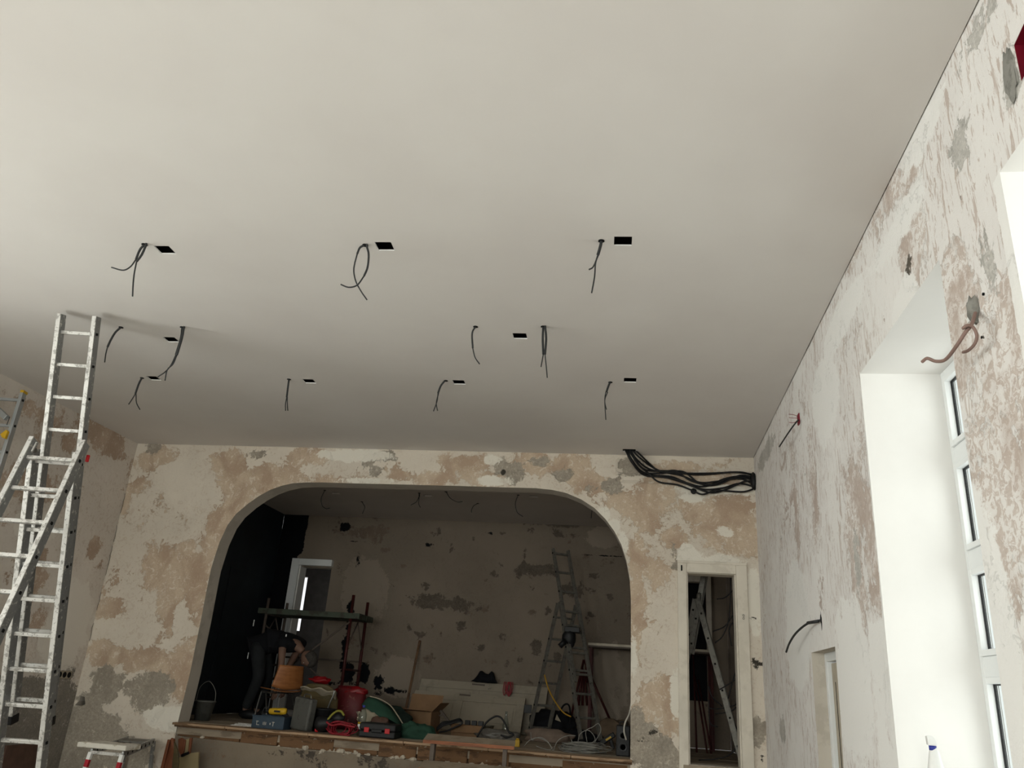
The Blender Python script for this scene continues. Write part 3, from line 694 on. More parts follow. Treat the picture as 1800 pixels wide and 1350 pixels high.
random.seed(31)
cp_ = []
for k in range(46):
    z_ = 1.95 - k * .05; cp_.append(V(XL + .006 + random.uniform(-.002, .006), YB - .008 - abs(random.gauss(0, .006)), z_))
cm_ = MB()
for a_, b_ in ((0, 6), (8, 13), (13, 21), (24, 29), (31, 36)): cm_.tube(cp_[a_:b_], .0022, 4)
cm_.build('corner_crack', MAT['darkhole'], wall_left)
for (x_, z_) in [ony((1307, 1080), YB - .036), ] and [(ony((1307, 1082), YB - .036).x, ony((1307, 1082), YB - .036).z), (ony((1307, 1087), YB - .036).x, ony((1307, 1087), YB - .036).z)]:
    MB().tube([(x_ + .008 * math.cos(a_ * .7), YB - .037, z_ + .011 * math.sin(a_ * .7)) for a_ in range(9)], .0018, 4, closed=True).build('pencil_mark', MAT['cable'], dframe)
# ================================================================== THINGS
def pline(px, y, n=5): return catmull([ony(q, y) for q in px], n)
# ---- ceiling cables: each drop is a thick sheath with thinner leads
def drop(label, hole_y, sheaths, leads, zc=CEIL, rs=.0085, rl=.0048, group='cables hanging from the ceiling'):
    base = ony(sheaths[0][0] if sheaths else leads[0][0], hole_y)
    t = thing('hanging_cable', label, 'cable', (base.x, base.y, zc), group)
    def fix(ps):
        k = zc - ps[0].z
        out = [p.copy() for p in ps]
        if abs(k) < .12: out[0].z = zc + .012
        return out
    MB().lathe((base.x, base.y, zc - .003), [(.02, 0), (.017, .008)], 12).build('cut_hole', MAT['darkhole'], t)
    for k, s in enumerate(sheaths): MB().tube(fix(pline(s, hole_y - .012 * k)), rs, 8).build('sheath', MAT['cable'], t, smooth=True)
    for k, s in enumerate(leads):
        ps = pline(s, hole_y - .012 * k)
        if not sheaths: ps = fix(ps)
        MB().tube(ps, rl, 6).build('lead', MAT['cable'], t, smooth=True)
    return t
H1, H2, H3 = 4.18, 5.46, 6.61
drop('grey cable looped and crossed with a long straight lead, front ceiling row left', H1, [[(254, 430), (246, 439), (239, 456)], [(257, 430), (249, 448), (240, 460)]], [[(239, 456), (229, 469), (216, 475), (196, 470)], [(240, 460), (236, 481), (234, 500), (233, 521)]], rs=.0075)
drop('big open loop of grey cable with crossed ends, front ceiling row middle', H1 + .06, [[(642, 431), (633, 435), (628, 446)], [(644, 431), (648, 447), (646, 470), (640, 485)]], [[(628, 446), (622, 472), (625, 493), (634, 511), (645, 527)], [(640, 485), (628, 501), (613, 505), (599, 500)]], rs=.0068)
drop('short grey cable with a hooked lead, front ceiling row right near window wall', H1 + .06, [[(1057, 426), (1054, 438), (1051, 448)]], [[(1051, 448), (1047, 460), (1042, 470), (1035, 474)], [(1052, 448), (1047, 462), (1045, 487), (1040, 515)]], rs=.0095)
drop('single curved grey cable beside the tall ladder top', H2, [[(213, 575), (203, 584), (195, 597), (189, 610)]], [[(189, 610), (186, 622), (184, 637)]])
drop('thick grey cable splitting in two, hanging across a ceiling cut-out right of ladder', H2, [[(320, 577), (318, 594), (309, 624)], [(323, 577), (320, 594), (311, 624)]], [[(309, 624), (301, 641), (291, 653), (277, 663)], [(311, 624), (304, 640), (294, 650), (290, 669)]])
drop('thin curved grey cable bowing left, middle of the ceiling', H2, [[(836, 574), (830, 586), (831, 612)]], [[(831, 612), (835, 628), (843, 640)]], rs=.007)
drop('straight twin grey cable with two leads, middle of the ceiling', H2, [[(955, 573), (954, 595), (955, 623)], [(958, 573), (960, 595), (958, 623)]], [[(955, 623), (953, 634), (951, 645)], [(958, 623), (960, 642), (962, 664)]])
drop('grey cable forking in two leads, rear ceiling row leftmost', H3, [[(250, 663), (244, 675), (238, 692)]], [[(238, 692), (232, 702), (226, 711)], [(239, 692), (240, 708), (246, 720)]], rs=.009)
drop('short straight grey cable, rear ceiling row second from left', H3, [[(508, 667), (506, 682), (504, 698)]], [[(504, 698), (502, 710), (502, 722)], [(505, 698), (505, 710), (506, 722)]], rs=.009)
drop('leaning grey cable with two thin leads, rear ceiling row third from left', H3, [[(784, 667), (775, 678), (770, 691)]], [[(770, 691), (768, 706), (762, 723)], [(771, 691), (767, 708), (769, 722)]], rs=.009)
drop('grey cable with one longer lead, rear ceiling row rightmost', H3, [[(1073, 670), (1069, 680), (1066, 689)]], [[(1065, 689), (1063, 704), (1065, 738)], [(1068, 689), (1063, 704), (1066, 720)]], rs=.009)
GS = 'cables hanging from the stage ceiling'
ZS = 2.4
drop('black cable bowed like a C, stage ceiling left', 10.3, [], [[(571, 862), (565, 875), (566, 888), (573, 894), (580, 893)]], ZS, group=GS)
drop('short kinked cable dangling low near left of the stage ceiling', 10.95, [], [[(636, 882), (641, 890), (640, 896), (637, 903)]], ZS, group=GS)
drop('black cable forked in two, stage ceiling left of middle', 10.28, [[(737, 866), (737, 873)]], [[(737, 872), (732, 882), (722, 888)], [(737, 872), (736, 885), (739, 892)]], ZS, rs=.009, group=GS)
drop('black cable sweeping right, middle of the stage ceiling', 10.16, [], [[(784, 864), (791, 875), (803, 882), (813, 882)]], ZS, group=GS)
drop('tiny bent cable end, stage ceiling right of middle', 10.8, [], [[(840, 885), (833, 889), (829, 896), (829, 901)]], ZS, group=GS)
drop('long black cable bowed like a bracket, stage ceiling right', 10.21, [], [[(911, 870), (906, 884), (909, 900), (919, 908)]], ZS, group=GS)
drop('short straight cable at far right of the stage ceiling', 10.85, [], [[(1041, 893), (1040, 902), (1039, 911)]], ZS, group=GS)

# ---- thick bundle along the top of the back wall
t = thing('cable_bundle', 'thick bundle of black cables sagging from ceiling slot to right corner', 'cables', (-.1, YB - .05, CEIL))
runs = [[(1098, 796), (1108, 812), (1123, 828), (1150, 836), (1180, 838), (1210, 850), (1240, 855), (1280, 840), (1326, 838)],
        [(1101, 796), (1112, 815), (1130, 830), (1160, 832), (1200, 829), (1230, 850), (1260, 852), (1300, 836), (1327, 840)],
        [(1104, 796), (1116, 812), (1135, 826), (1170, 828), (1190, 830), (1215, 845), (1250, 852), (1290, 838), (1328, 844)],
        [(1107, 796), (1118, 810), (1140, 824), (1170, 830), (1200, 832), (1250, 832), (1300, 830), (1326, 836)],
        [(1110, 796), (1122, 808), (1145, 820), (1165, 829), (1185, 827), (1210, 833), (1240, 834), (1290, 830), (1325, 834)],
        [(1113, 796), (1125, 804), (1145, 818), (1160, 828), (1195, 835), (1230, 848), (1262, 846), (1300, 841), (1327, 852)],
        [(1099, 796), (1110, 816), (1130, 834), (1160, 838), (1195, 844), (1225, 858), (1250, 866), (1275, 861), (1310, 846), (1328, 850)],
        [(1105, 796), (1120, 818), (1140, 832), (1158, 847), (1190, 852), (1217, 862), (1235, 869), (1258, 862), (1290, 864), (1310, 864), (1328, 858)],
        [(1102, 796), (1114, 822), (1135, 836), (1165, 838), (1200, 848), (1235, 860), (1270, 858), (1300, 850), (1327, 856)]]
random.seed(2)
for k, r in enumerate(runs):
    pts = [ony(q, YB - .03 - .012 * (k % 4)) for q in r]; pts[0].z = CEIL + .03; pts[0].y = pts[1].y = YB - .16; pts[-1] = ony(r[-1], YB - .03); pts[-1].x = min(pts[-1].x, XR + .02)
    MB().tube(catmull(pts, 6), .0105, 7).build('cable', MAT['cable_black'], t, smooth=True)
c = ony((1219, 863), YB - .07); MB().lathe(c, [(.0, 0), (.03, .002), (.034, .012), (.03, .022), (0, .024)], 14, (0.2, 1, 0)).build('coil_end', MAT['cable_black'], t, smooth=True)
c = ony((1326, 846), YB - .05); MB().blob((XR - .02, YB - .06, c.z), (.035, .05, .1), 3, .15, nu=12, nv=8).build('bundle_knot', MAT['cable_black'], t, smooth=True)

# ---- right wall fittings
def wl(label, pts, r, mat, cat='cable', name='wall_cable', extra=None):
    b = onx(pts[0][0], XR); t = thing(name, label, cat, (XR, b.y, b.z))
    P = [onx(q, XR - d) for q, d in pts]; MB().tube(catmull(P, 6), r, 8).build('cable', mat, t, smooth=True)
    if extra: extra(t, b)
    return t
def redfeet(t, b):
    MB().box((XR - .004, b.y, b.z), (.014, .07, .09)).build('back_box', MAT['redbox'], t, bevel=.006)
    for k, dz in enumerate((.05, .02, -.02)):
        MB().tube(catmull([(XR - .01, b.y, b.z + dz * .5), (XR - .04, b.y + .03, b.z + dz), (XR - .07, b.y + .05, b.z + dz + .01)]), .0022, 5).build('wire', MAT['redcable'], t, smooth=True)
wl('thin grey cable drooping from a small red box high on right wall', [((1405, 737), 0), ((1398, 744), .05), ((1385, 762), .09), ((1370, 785), .1)], .006, MAT['cable'], extra=redfeet)
def chip(t, b):
    MB().blob((XR + .003, b.y, b.z), (.008, .022, .06), 4, .4, nu=10, nv=6).build('chipped_hole', MAT['darkhole'], t)
    MB().tube([onx((1438, 1092), XR - .02), onx((1420, 1095), XR - .06)], .0115, 8).build('sheath', MAT['cable'], t, smooth=True)
wl('grey cable arcing down out of the right wall above side door', [((1444, 1090), 0), ((1420, 1096), .06), ((1400, 1112), .09), ((1388, 1130), .1), ((1382, 1146), .1)], .008, MAT['cable'], extra=chip)
t = wl('plaster-covered brown cable curling from right wall beside window head', [((1716, 545), 0), ((1708, 570), .07), ((1697, 584), .1), ((1680, 610), .12), ((1662, 632), .13), ((1645, 635), .14), ((1630, 630), .15), ((1621, 636), .16)], .0068, MAT['cable_brown'])
MB().tube(catmull([onx((1697, 575), XR - .1), onx((1693, 577), XR - .11), onx((1700, 572), XR - .1), onx((1710, 575), XR - .08), onx((1717, 590), XR - .07), onx((1713, 605), XR - .07), onx((1702, 616), XR - .07), onx((1693, 619), XR - .07)], 6), .006, 7).build('second_tail', MAT['cable_brown'], t, smooth=True)
b = onx((1716, 545), XR)
MB().blob((XR - .01, b.y, b.z), (.025, .03, .05), 5, .35, nu=12, nv=8).build('plaster_clump', MAT['cement'], t, smooth=True)
MB().box((XR - .006, b.y + .05, b.z - .015), (.012, .03, .02)).build('clip', MAT['white'], t)
for q in ((1706, 545), (1727, 593), (1729, 517)):
    h = onx(q, XR); MB().lathe((XR - .004, h.y, h.z), [(.006, 0), (.006, .01)], 8, (1, 0, 0)).build('wall_plug', MAT['darkhole'], t)
t = thing('junction_box', 'open dark red junction box set into cement high on right wall', 'junction box', (XR, 2.31, 2.15))
rbc = [(XR + .001, y, z) for y, z in rb]
m = MB(); dpt = .06
B4 = [Vector(p) for p in rbc]; B5 = [p + V(dpt, 0, 0) for p in B4]
m.add(B4 + B5, [(0, 1, 5, 4), (1, 2, 6, 5), (2, 3, 7, 6), (3, 0, 4, 7), (4, 5, 6, 7)])
m.build('box_shell', MAT['redbox'], t, solid=.004)
for k in range(3): MB().tube(catmull([(XR + .05, 2.28 + .02 * k, 2.12 + .02 * k), (XR + .01, 2.29 + .02 * k, 2.17 - .01 * k), (XR + .03, 2.33, 2.2 - .02 * k)]), .004, 6).build('wire', MAT['redcable'] if k else MAT['cable_grey'], t, smooth=True)
MB().blob((XR - .002, 2.435, 2.14), (.006, .045, .10), 7, .3, nu=14, nv=10).build('cement_patch', MAT['cement'], t)

# ---- spray bottle on the near sill
t = thing('spray_bottle', 'white spray bottle with blue collar in the right window reveal', 'bottle', (1.50, 4.25, SILL))
def rz(q, y): return ony(q, y)
top = rz((1634, 1293), 4.25); bc = V(top.x, 4.25, 0)
zt = top.z; bx = rz((1640, 1340), 4.25).x + .01
MB().lathe((bx, 4.25, SILL + .004), [(.045, 0), (.047, .01), (.047, .12), (.040, zt - SILL - .17), (.022, zt - SILL - .075), (.014, zt - SILL - .055)], 20).build('body', MAT['white'], t, smooth=True)
MB().lathe((bx - .004, 4.25, zt - .062), [(.016, 0), (.0165, .02)], 16).build('collar', MAT['blue'], t, smooth=True)
MB().prism([(bx - .026, 4.236, zt - .040), (bx + .014, 4.236, zt - .040), (bx + .008, 4.236, zt - .012), (bx - .006, 4.236, zt), (bx - .028, 4.236, zt - .002)], (0, .028, 0)).build('nozzle', MAT['white'], t, bevel=.003)
MB().lathe((bx + .002, 4.204, zt - .17), [(.016, 0), (.016, .002)], 16, (0, -1, 0)).build('label', MAT['blue'], t)

# ---- ladders
def section(t, B, T, w, hw, n, sp, dp=.068, wd=.026, start=0, mat='alu', rung_from=0, feet=True, sockets=True, rr=.028, rmat=None):
    B, T, w = Vector(B), Vector(T), Vector(w).normalized(); u = (T - B).normalized(); nrm = u.cross(w).normalized(); fs_ = 1 if nrm.y > 0 else -1
    for s in (-1, 1):
        c = w * (s * (hw + wd / 2))
        MB().bar(B + c, T + c, w, wd, dp).build('stile', MAT[mat], t, bevel=.003)
        # front flanges of the profile, window light put into their brighter colour
        MB().bar(B + c - nrm * (dp / 2 - .004) * fs_, T + c - nrm * (dp / 2 - .004) * fs_, w, wd + .006, .010).build('stile_flange', MAT['alu_edge' if mat == 'alu' else mat], t, bevel=.002)
        if feet: MB().bar(B + c - u * .015, B + c + u * .05, w, wd + .01, dp + .01).build('rubber_foot', MAT['black'], t, bevel=.004)
    for k in range(rung_from, n):
        C = B + u * (start + sp * k)
        if start + sp * k > (T - B).length: break
        r = MB().bar(C - w * hw, C + w * hw, nrm, rr, rr).build('rung', MAT[rmat or ('alu_edge' if mat == 'alu' else mat)], t, bevel=.004)
        if sockets:
            for s in (-1, 1):
                cc = C + w * (s * (hw + wd + .0035))
                MB().bar(cc - w * .004, cc + w * .004, nrm, .020, .020).build('rung_socket', MAT['darkhole'], r)
    return u, nrm
S = .93
# big one on the left, right in front of the camera side
w = V(.98654557, .1634865, 0); u = V(.0455981, -.27223031, .96115112)
B0 = V(-4.87573566, 6.3684494, -.64972491) * S; sp = .28 * S
low_s = (FL - B0.z) / u.z; lowB = B0 + u * low_s; kk = math.floor(-low_s / sp)
t = thing('extension_ladder', 'tall paint-spattered aluminium combination ladder reaching the ceiling at left', 'ladder', (lowB.x, lowB.y - .4, FL))
section(t, lowB, B0 + u * (sp * 8.35), w, .1645 * S, 40, sp, start=-low_s - kk * sp, wd=.03, dp=.10)
off = V(0, .177282, 0) * S + w * (-.06753669 * S) + u * (.03675962 * S)
U0 = B0 + off
utop = (ony((112, 546), U0.y + u.y * sp * 12.5).z - U0.z) / u.z
section(t, U0 + u * (sp * .35), U0 + u * min(utop, (CEIL - .03 - U0.z) / u.z), w, .13872 * S, 30, sp, start=sp * .65, wd=.027, dp=.088)
u3 = V(-.04466466, .27216271, .96121409); A0 = V(-4.69574608, 5.61324439, 1.49264983) * S
als = (FL - A0.z) / u3.z; AB = A0 + u3 * als; ak = math.floor(-als / sp)
section(t, AB, A0 + u3 * .16, w, .19790 * S, 40, sp, start=-als - ak * sp, wd=.028, dp=.095)
for s in (-1, 1):
    p = A0 + u3 * .10 + w * (s * (.1979 * S - .01)); q = B0 + u * (sp * 8.2) + w * (s * .1645 * S + s * .03)
    MB().bar(p, q, w, .012, .085).build('hinge_plate', MAT['alu_edge'], t, bevel=.003)
    MB().lathe((p + q) / 2 - w * .02, [(.018, 0), (.018, .04)], 12, w).build('hinge_bolt', MAT['alu_dull'], t)
c = ony((154, 806), (B0 + u * sp * 8).y); MB().box(c, (.02, .02, .055)).build('red_clip', MAT['red'], t, bevel=.003)

# far left ladder, only its right stile and cut rungs are in frame
yl = 6.45
p0, p1 = ony((43, 690), yl), ony((-2, 835), yl)
d = (p1 - p0).normalized(); bt = p0 + d * ((FL - p0.z) / d.z)
w2 = V(.985, .17, 0)
t = thing('platform_ladder', 'grey aluminium ladder with yellow cap against the left wall', 'ladder', (bt.x, bt.y, FL))
sc = ony((39, 704), yl); s0 = (sc - bt).length
uu = (p0 - bt).normalized(); wdir = (w2 - uu * w2.dot(uu)).normalized()
cw = bt - w2 * .19; spx = (ony((39, 704), yl) - ony((25, 749), yl)).length
n0 = int(s0 / spx)
hw_ = .17
section(t, cw, p0 - w2 * .19, w2, hw_, n0 + 1, spx, start=s0 - n0 * spx, mat='alu_new')
MB().bar(p0 - w2 * .005 - uu * .012, p0 - w2 * .005 + uu * .014, w2, .034, .074).build('yellow_cap', MAT['yellow'], t, bevel=.003)
MB().bar(ony((12, 735), yl - .1), ony((-25, 700), yl - .1), (0, 1, 0), .04, .05).build('diagonal_brace', MAT['alu_new'], t, bevel=.003)
MB().tube([ony((17, 733), yl - .12), ony((12, 747), yl - .12)], .004, 6).build('cord', MAT['cable'], t)
k = [ony(q, yl - .14) for q in ((-1, 762), (3, 769), (9, 771), (13, 757), (9, 754), (0, 760))]
k = [ony(q, yl - .14) for q in ((0, 763), (3, 769), (8, 771), (13, 758), (11, 755))]
MB().prism(k, (0, .03, 0)).build('yellow_tag', MAT['yellow'], t, bevel=.003)

# stage ladder
WS = V(math.cos(.58), math.sin(.58), 0)
def px_section(t, b, bd, tp, td, hw, n, spc, start, **kw):
    B = ony(b, bd); T = ony(tp, td); return section(t, B, T, WS, hw, n, spc, start=start, **kw)
RB = ony((1039.5, 1306), 10.75); RB.z = STG + .015; RB.x = ony((1039.5, 1306), 10.75).x
LB = ony((945, 1297), 11.35); LB.z = STG + .015
ap = ony((1001, 1064), 11.0)
t = thing('stage_ladder', 'grey three-part ladder standing open on the stage', 'ladder', ((RB.x + LB.x) / 2, 11.0, STG))
du = (ap - RB).normalized(); dl = (ony((996, 1064), 11.06) - LB).normalized()
section(t, RB, ap, WS, .125, 8, .287, start=.30, mat='alu_dull', dp=.06)
section(t, LB, LB + dl * (ap - LB).length, WS, .125, 8, .287, start=.12, mat='alu_dull', dp=.06)
ub = ony((1025, 1200), 10.83); ut = ony((985, 966), 11.12)
section(t, ub, ut, WS, .105, 9, .27, start=.10, mat='alu_dull', dp=.055, feet=False)
for s in (-1, 1): MB().bar(ap + WS * s * .14 - du * .1, ap + WS * s * .14 + du * .04, WS, .012, .08).build('hinge_plate', MAT['alu_dull'], t, bevel=.003)
c = ony((928, 1246), 11.2); MB().box(c, (.10, .02, .10)).build('bolt_plate', MAT['black'], t, bevel=.004)
# drill bag on it
c = ony((998, 1118), 10.85)
t = thing('tool_holster', 'dark tool holster hung on the open stage ladder', 'holster', c)
MB().box(ony((1006, 1107), 10.86), (.20, .10, .07)).build('tray', MAT['black'], t, bevel=.008)
MB().blob(ony((1000, 1122), 10.86), (.09, .06, .12), 2, .2, nu=14, nv=10).build('pouch', MAT['black'], t, smooth=True)
MB().tube([ony((994, 1126), 10.8), ony((984, 1136), 10.78)], .035, 10).build('drill_grip', MAT['black'], t, smooth=True)

# ladder seen through the narrow door
t = thing('door_ladder', 'aluminium folding ladder standing behind the narrow door opening', 'ladder', (.9, 9.9, STG))
WL = V(.13, .99, 0)
a_ = ony((1227, 1055), 9.75); f1 = ony((1306, 1338), 9.45); f1.z = STG + .01; f2 = ony((1176, 1255), 10.05); f2.z = STG + .01
section(t, f1, a_, WL, .15, 7, .28, start=.18, mat='alu_dull', dp=.06, wd=.026)
section(t, f2, a_ + V(-.02, .05, 0), WL, .15, 7, .28, start=.2, mat='alu_dull', dp=.06, wd=.026)
section(t, a_ + (f2 - a_) * .35 + V(.03, 0, .0), ony((1243, 985), 9.72), WL, .13, 6, .28, start=.1, mat='alu_dull', dp=.06, feet=False)
MB().blob(a_ + V(0, -.15, .02), (.03, .02, .05), 2, .2, nu=10, nv=8).build('hinge_joint', MAT['alu_dull'], t, smooth=True)

# cables behind the door
t = thing('loose_cables', 'tangle of black cables hanging inside the narrow door', 'cables', (1.1, 9.5, STG))
for r in [[(1284, 1010), (1284, 1050), (1281, 1090), (1270, 1118), (1257, 1130)], [(1293, 1020), (1290, 1035), (1275, 1050), (1260, 1053)], [(1292, 1075), (1275, 1100), (1253, 1110)],
          [(1291, 1040), (1290, 1100), (1296, 1145), (1298, 1165), (1290, 1190), (1280, 1228)], [(1292, 1090), (1282, 1105), (1286, 1136)], [(1300, 1188), (1285, 1200), (1265, 1212)],
          [(1302, 1228), (1290, 1240), (1262, 1246), (1245, 1245)], [(1302, 1235), (1285, 1250), (1257, 1255)], [(1302, 1300), (1285, 1325), (1260, 1334), (1228, 1336)],
          [(1245, 1205), (1252, 1225), (1270, 1242)], [(1246, 1230), (1248, 1270), (1262, 1278)], [(1290, 1270), (1303, 1300)]]:
    MB().tube(pline(r, 9.4, 6), .007, 6).build('cable', MAT['cable_black'], t, smooth=True)
MB().tube(catmull([ony(q, 9.42) for q in ((1291, 1020), (1290, 1070), (1292, 1110), (1296, 1150))]), .018, 8).build('cable_trunk', MAT['cable_black'], t, smooth=True)
t = thing('red_rods', 'red metal rods leaning together behind the door ladder', 'rods', (.75, 11.2, STG))
for a, b in (((1222, 1190), (1243, 1310)), ((1228, 1195), (1250, 1312)), ((1219, 1150), (1224, 1280))):
    p, q = ony(a, 11.6), ony(b, 11.0); q.z = STG; MB().tube([p, q], .012, 8).build('rod', MAT['darkred'], t, smooth=True)

# ---- scaffold on the stage
t = thing('scaffold', 'small red and green wheeled scaffold with plank platform at stage rear', 'scaffold', (-4.5, 11.2, STG))
ya, yb = 10.95, 11.6
xr_, xl_ = ony((620, 1060), ya).x, ony((470, 1068), ya).x
PZ = ony((560, 1077), ya).z
for y, mt in ((ya, 'darkred'), (yb, 'darkred')):
    MB().tube([(xr_, y, STG + .02), (xr_, y, ony((621, 1046), ya).z - (.0 if y == ya else .03))], .022, 10).build('post', MAT[mt], t, smooth=True)
    MB().tube([(xl_, y, STG + .02), (xl_, y, PZ + .16)], .020, 10).build('post', MAT['legsteel'], t, smooth=True)
xb = ony((654, 1057), yb).x
for x_ in (xr_, xl_):
    for z in (STG + .25, PZ - .05, .1): MB().tube([(x_, ya, z), (x_, yb, z)], .014, 8).build('frame_rail', MAT['legsteel' if x_ == xl_ else 'darkred'], t, smooth=True)
    MB().tube([(x_, ya, PZ - .45), (x_, (ya + yb) / 2, PZ - .08)], .010, 6).tube([(x_, yb, PZ - .45), (x_, (ya + yb) / 2, PZ - .08)], .010, 6).build('gusset', MAT['legsteel'], t, smooth=True)
MB().span((xl_ - .12, ya - .03, PZ - .055), (xr_ + .13, ya + .27, PZ + .02)).build('plank', MAT['rust'], t, bevel=.005)
MB().span((xl_ - .12, ya + .29, PZ - .055), (xr_ + .13, ya + .6, PZ + .02)).build('plank', MAT['rust'], t, bevel=.005)
MB().tube([(xl_, ya, .62), (xr_, ya, -.25)], .013, 8).build('cross_brace', MAT['legsteel'], t, smooth=True)
MB().tube([(xl_, ya - .02, -.30), (xr_, ya - .02, PZ - .1)], .013, 8).build('cross_brace', MAT['legsteel'], t, smooth=True)
MB().tube([(xl_ + .1, yb, .22), (xr_, yb, .22)], .013, 8).build('cross_rail', MAT['legsteel'], t, smooth=True)

# ---- white doors leaning on the rear wall
def leaning_door(label, corners, thick, panels, name='panel_door'):
    """corners: (bottom-left, bottom-right, top-left, top-right) on the front face"""
    bl_, br_, tl_, tr_ = [Vector(c) for c in corners]
    X = (br_ - bl_); Y = (tl_ - bl_); N = X.cross(Y).normalized()
    t = thing(name, label, 'door', ((bl_ + br_) / 2), 'panelled doors leaning at the stage rear')
    P = lambda a, b, k=0.: bl_ + X * a + Y * b - N * k
    lx, ly = X.length, Y.length
    MB().add([P(0, 0, .006), P(1, 0, .006), P(1, 1, .006), P(0, 1, .006), P(0, 0, thick), P(1, 0, thick), P(1, 1, thick), P(0, 1, thick)], [(0, 1, 2, 3), (7, 6, 5, 4), (0, 4, 5, 1), (1, 5, 6, 2), (2, 6, 7, 3), (3, 7, 4, 0)]).build('leaf', MAT['stagedoor'], t)
    def raised(a0, b0, a1, b1, k, name, e=0.012):
        MB().add([P(a0, b0, -k), P(a1, b0, -k), P(a1, b1, -k), P(a0, b1, -k), P(a0, b0, e), P(a1, b0, e), P(a1, b1, e), P(a0, b1, e)], [(0, 1, 2, 3), (0, 4, 5, 1), (1, 5, 6, 2), (2, 6, 7, 3), (3, 7, 4, 0)]).build(name, MAT['stagedoor'], t, bevel=.004)
    sx, sy = .11 / lx, .11 / ly
    raised(0, 1 - sy, 1, 1, .008, 'rail'); raised(0, 0, 1, sy, .008, 'rail'); raised(0, sy, sx, 1 - sy, .008, 'stile'); raised(1 - sx, sy, 1, 1 - sy, .008, 'stile')
    edges = [sx] + panels + [1 - sx]
    for a in panels: raised(a - sx * .45, sy, a + sx * .45, 1 - sy, .008, 'muntin')
    xs = [sx] + [q for a in panels for q in (a - sx * .45, a + sx * .45)] + [1 - sx]
    for i in range(0, len(xs), 2): raised(xs[i] + .03 / lx, sy + .03 / ly, xs[i + 1] - .03 / lx, 1 - sy - .03 / ly, .002, 'door_panel')
    return t, P, N
tl2 = ony((741, 1193), 12.04); tr2 = ony((959, 1206), 12.04)
b2 = STG + .005
t1, P1, N1 = leaning_door('cream panelled door at the back of the leaning pair', [(tl2.x - .05, 11.86, b2), (tr2.x - .01, 11.86, b2), (tl2.x, 12.04, tl2.z), (tr2.x, 12.04, tr2.z)], .04, [.45])
tl3 = ony((730, 1213), 11.78); tr3 = ony((928, 1223), 11.78)
t2, P2, N2 = leaning_door('cream panelled door leaning in front, with old lock mark', [(tl3.x - .02, 11.55, b2), (tr3.x - .05, 11.55, b2), (tl3.x, 11.78, tl3.z), (tr3.x, 11.78, tr3.z)], .04, [.42])
for P_, N_, par, a in ((P1, N1, t1, .46), (P2, N2, t2, .46)):
    MB().bar(P_(a - .05, .955, -.012), P_(a + .05, .95, -.012), N_, .008, .02).build('lock_plate', MAT['legsteel'], par)

# dark jacket and red cord on the door top
jc = ony((853, 1199), 12.0); t = thing('jacket', 'black jacket draped on top of the leaning doors', 'jacket', jc)
prof = [(-.20, .01), (-.17, .03), (-.12, .09), (-.085, .155), (-.05, .165), (0, .125), (.04, .125), (.085, .165), (.115, .14), (.15, .06), (.175, .01)]
def jk(u, v):
    f_ = u * (len(prof) - 1); i_ = min(int(f_), len(prof) - 2); k_ = f_ - i_
    x_ = prof[i_][0] * (1 - k_) + prof[i_ + 1][0] * k_; h_ = (prof[i_][1] * (1 - k_) + prof[i_ + 1][1] * k_) / 2
    a_ = 2 * math.pi * v; p_ = jc + V(x_, -.02 + math.cos(a_) * (.02 + h_ * .55), h_ + math.sin(a_) * h_ * 1.0 - .01)
    return p_ * 1 + V(0, .02, .012) * noise.noise(p_ * 14)
m = MB().grid(jk, 40, 16)
m.build('folded_cloth', MAT['shirt'], t, smooth=True)
rc = ony((892, 1200), 11.98); t = thing('hanging_rope', 'bundle of dark red cord hanging over the leaning doors', 'cord', rc)
random.seed(6)
for i in range(7):
    a = random.uniform(-.07, .05); b = a + random.uniform(.02, .06); dep = random.uniform(.13, .19)
    MB().tube(catmull([rc + V(a, -.03, .01), rc + V(a - .01, -.05, -dep * .6), rc + V((a + b) / 2, -.05, -dep), rc + V(b + .01, -.05, -dep * .5), rc + V(b, -.03, .012)]), .006, 6).build('strand', MAT['redcable'], t, smooth=True)

# wooden stick
a, b = ony((738, 1126), 12.07), ony((716, 1242), 11.6); b.z = STG; 
b = V(ony((708, 1268), 11.6).x, 11.6, STG)
tag(MB().bar(b, a, (1, 0, 0), .032, .022).build('wooden_pole', MAT['wood'], bevel=.003), 'thin brown wooden pole leaning on the stage rear wall', 'pole')
# ================================================================== CLUTTER ON THE STAGE
def flo(px, y): p = ony((px, 1250), y); return V(p.x, y, STG)
# bucket in the left jamb corner
c = flo(356, 9.45); c.x = ony((356, 1260), 9.45).x
t = thing('bucket', 'grey mortar bucket with wire handle at the left arch jamb', 'bucket', c)
MB().lathe(c + V(0, 0, .003), [(.085, 0), (.115, .2), (.122, .2), (.122, .215), (.108, .215), (.08, .012), (0, .012)], 24).build('body', MAT['greyplastic'], t, smooth=True)
MB().tube(catmull([c + V(-.12, 0, .2), c + V(-.10, .0, .36), c + V(0, 0, .43), c + V(.1, 0, .33), c + V(.12, 0, .2)]), .0035, 6).build('handle', MAT['cable_grey'], t, smooth=True)

# flat strips
t = thing('metal_strips', 'pale flat strips lying on the stage edge beside the blue tool tray', 'strips', flo(425, 9.1))
random.seed(9)
for i in range(7):
    p = ony((410 + i * 3, 1270), 9.05 + i * .05); L = .22 + random.random() * .08
    MB().box((p.x + .1, 9.05 + i * .04, STG + .004 + i * .002), (L, .02, .004), Matrix.Rotation(random.uniform(-.3, .3), 3, 'Z')).build('strip', MAT['alu_edge'], t)

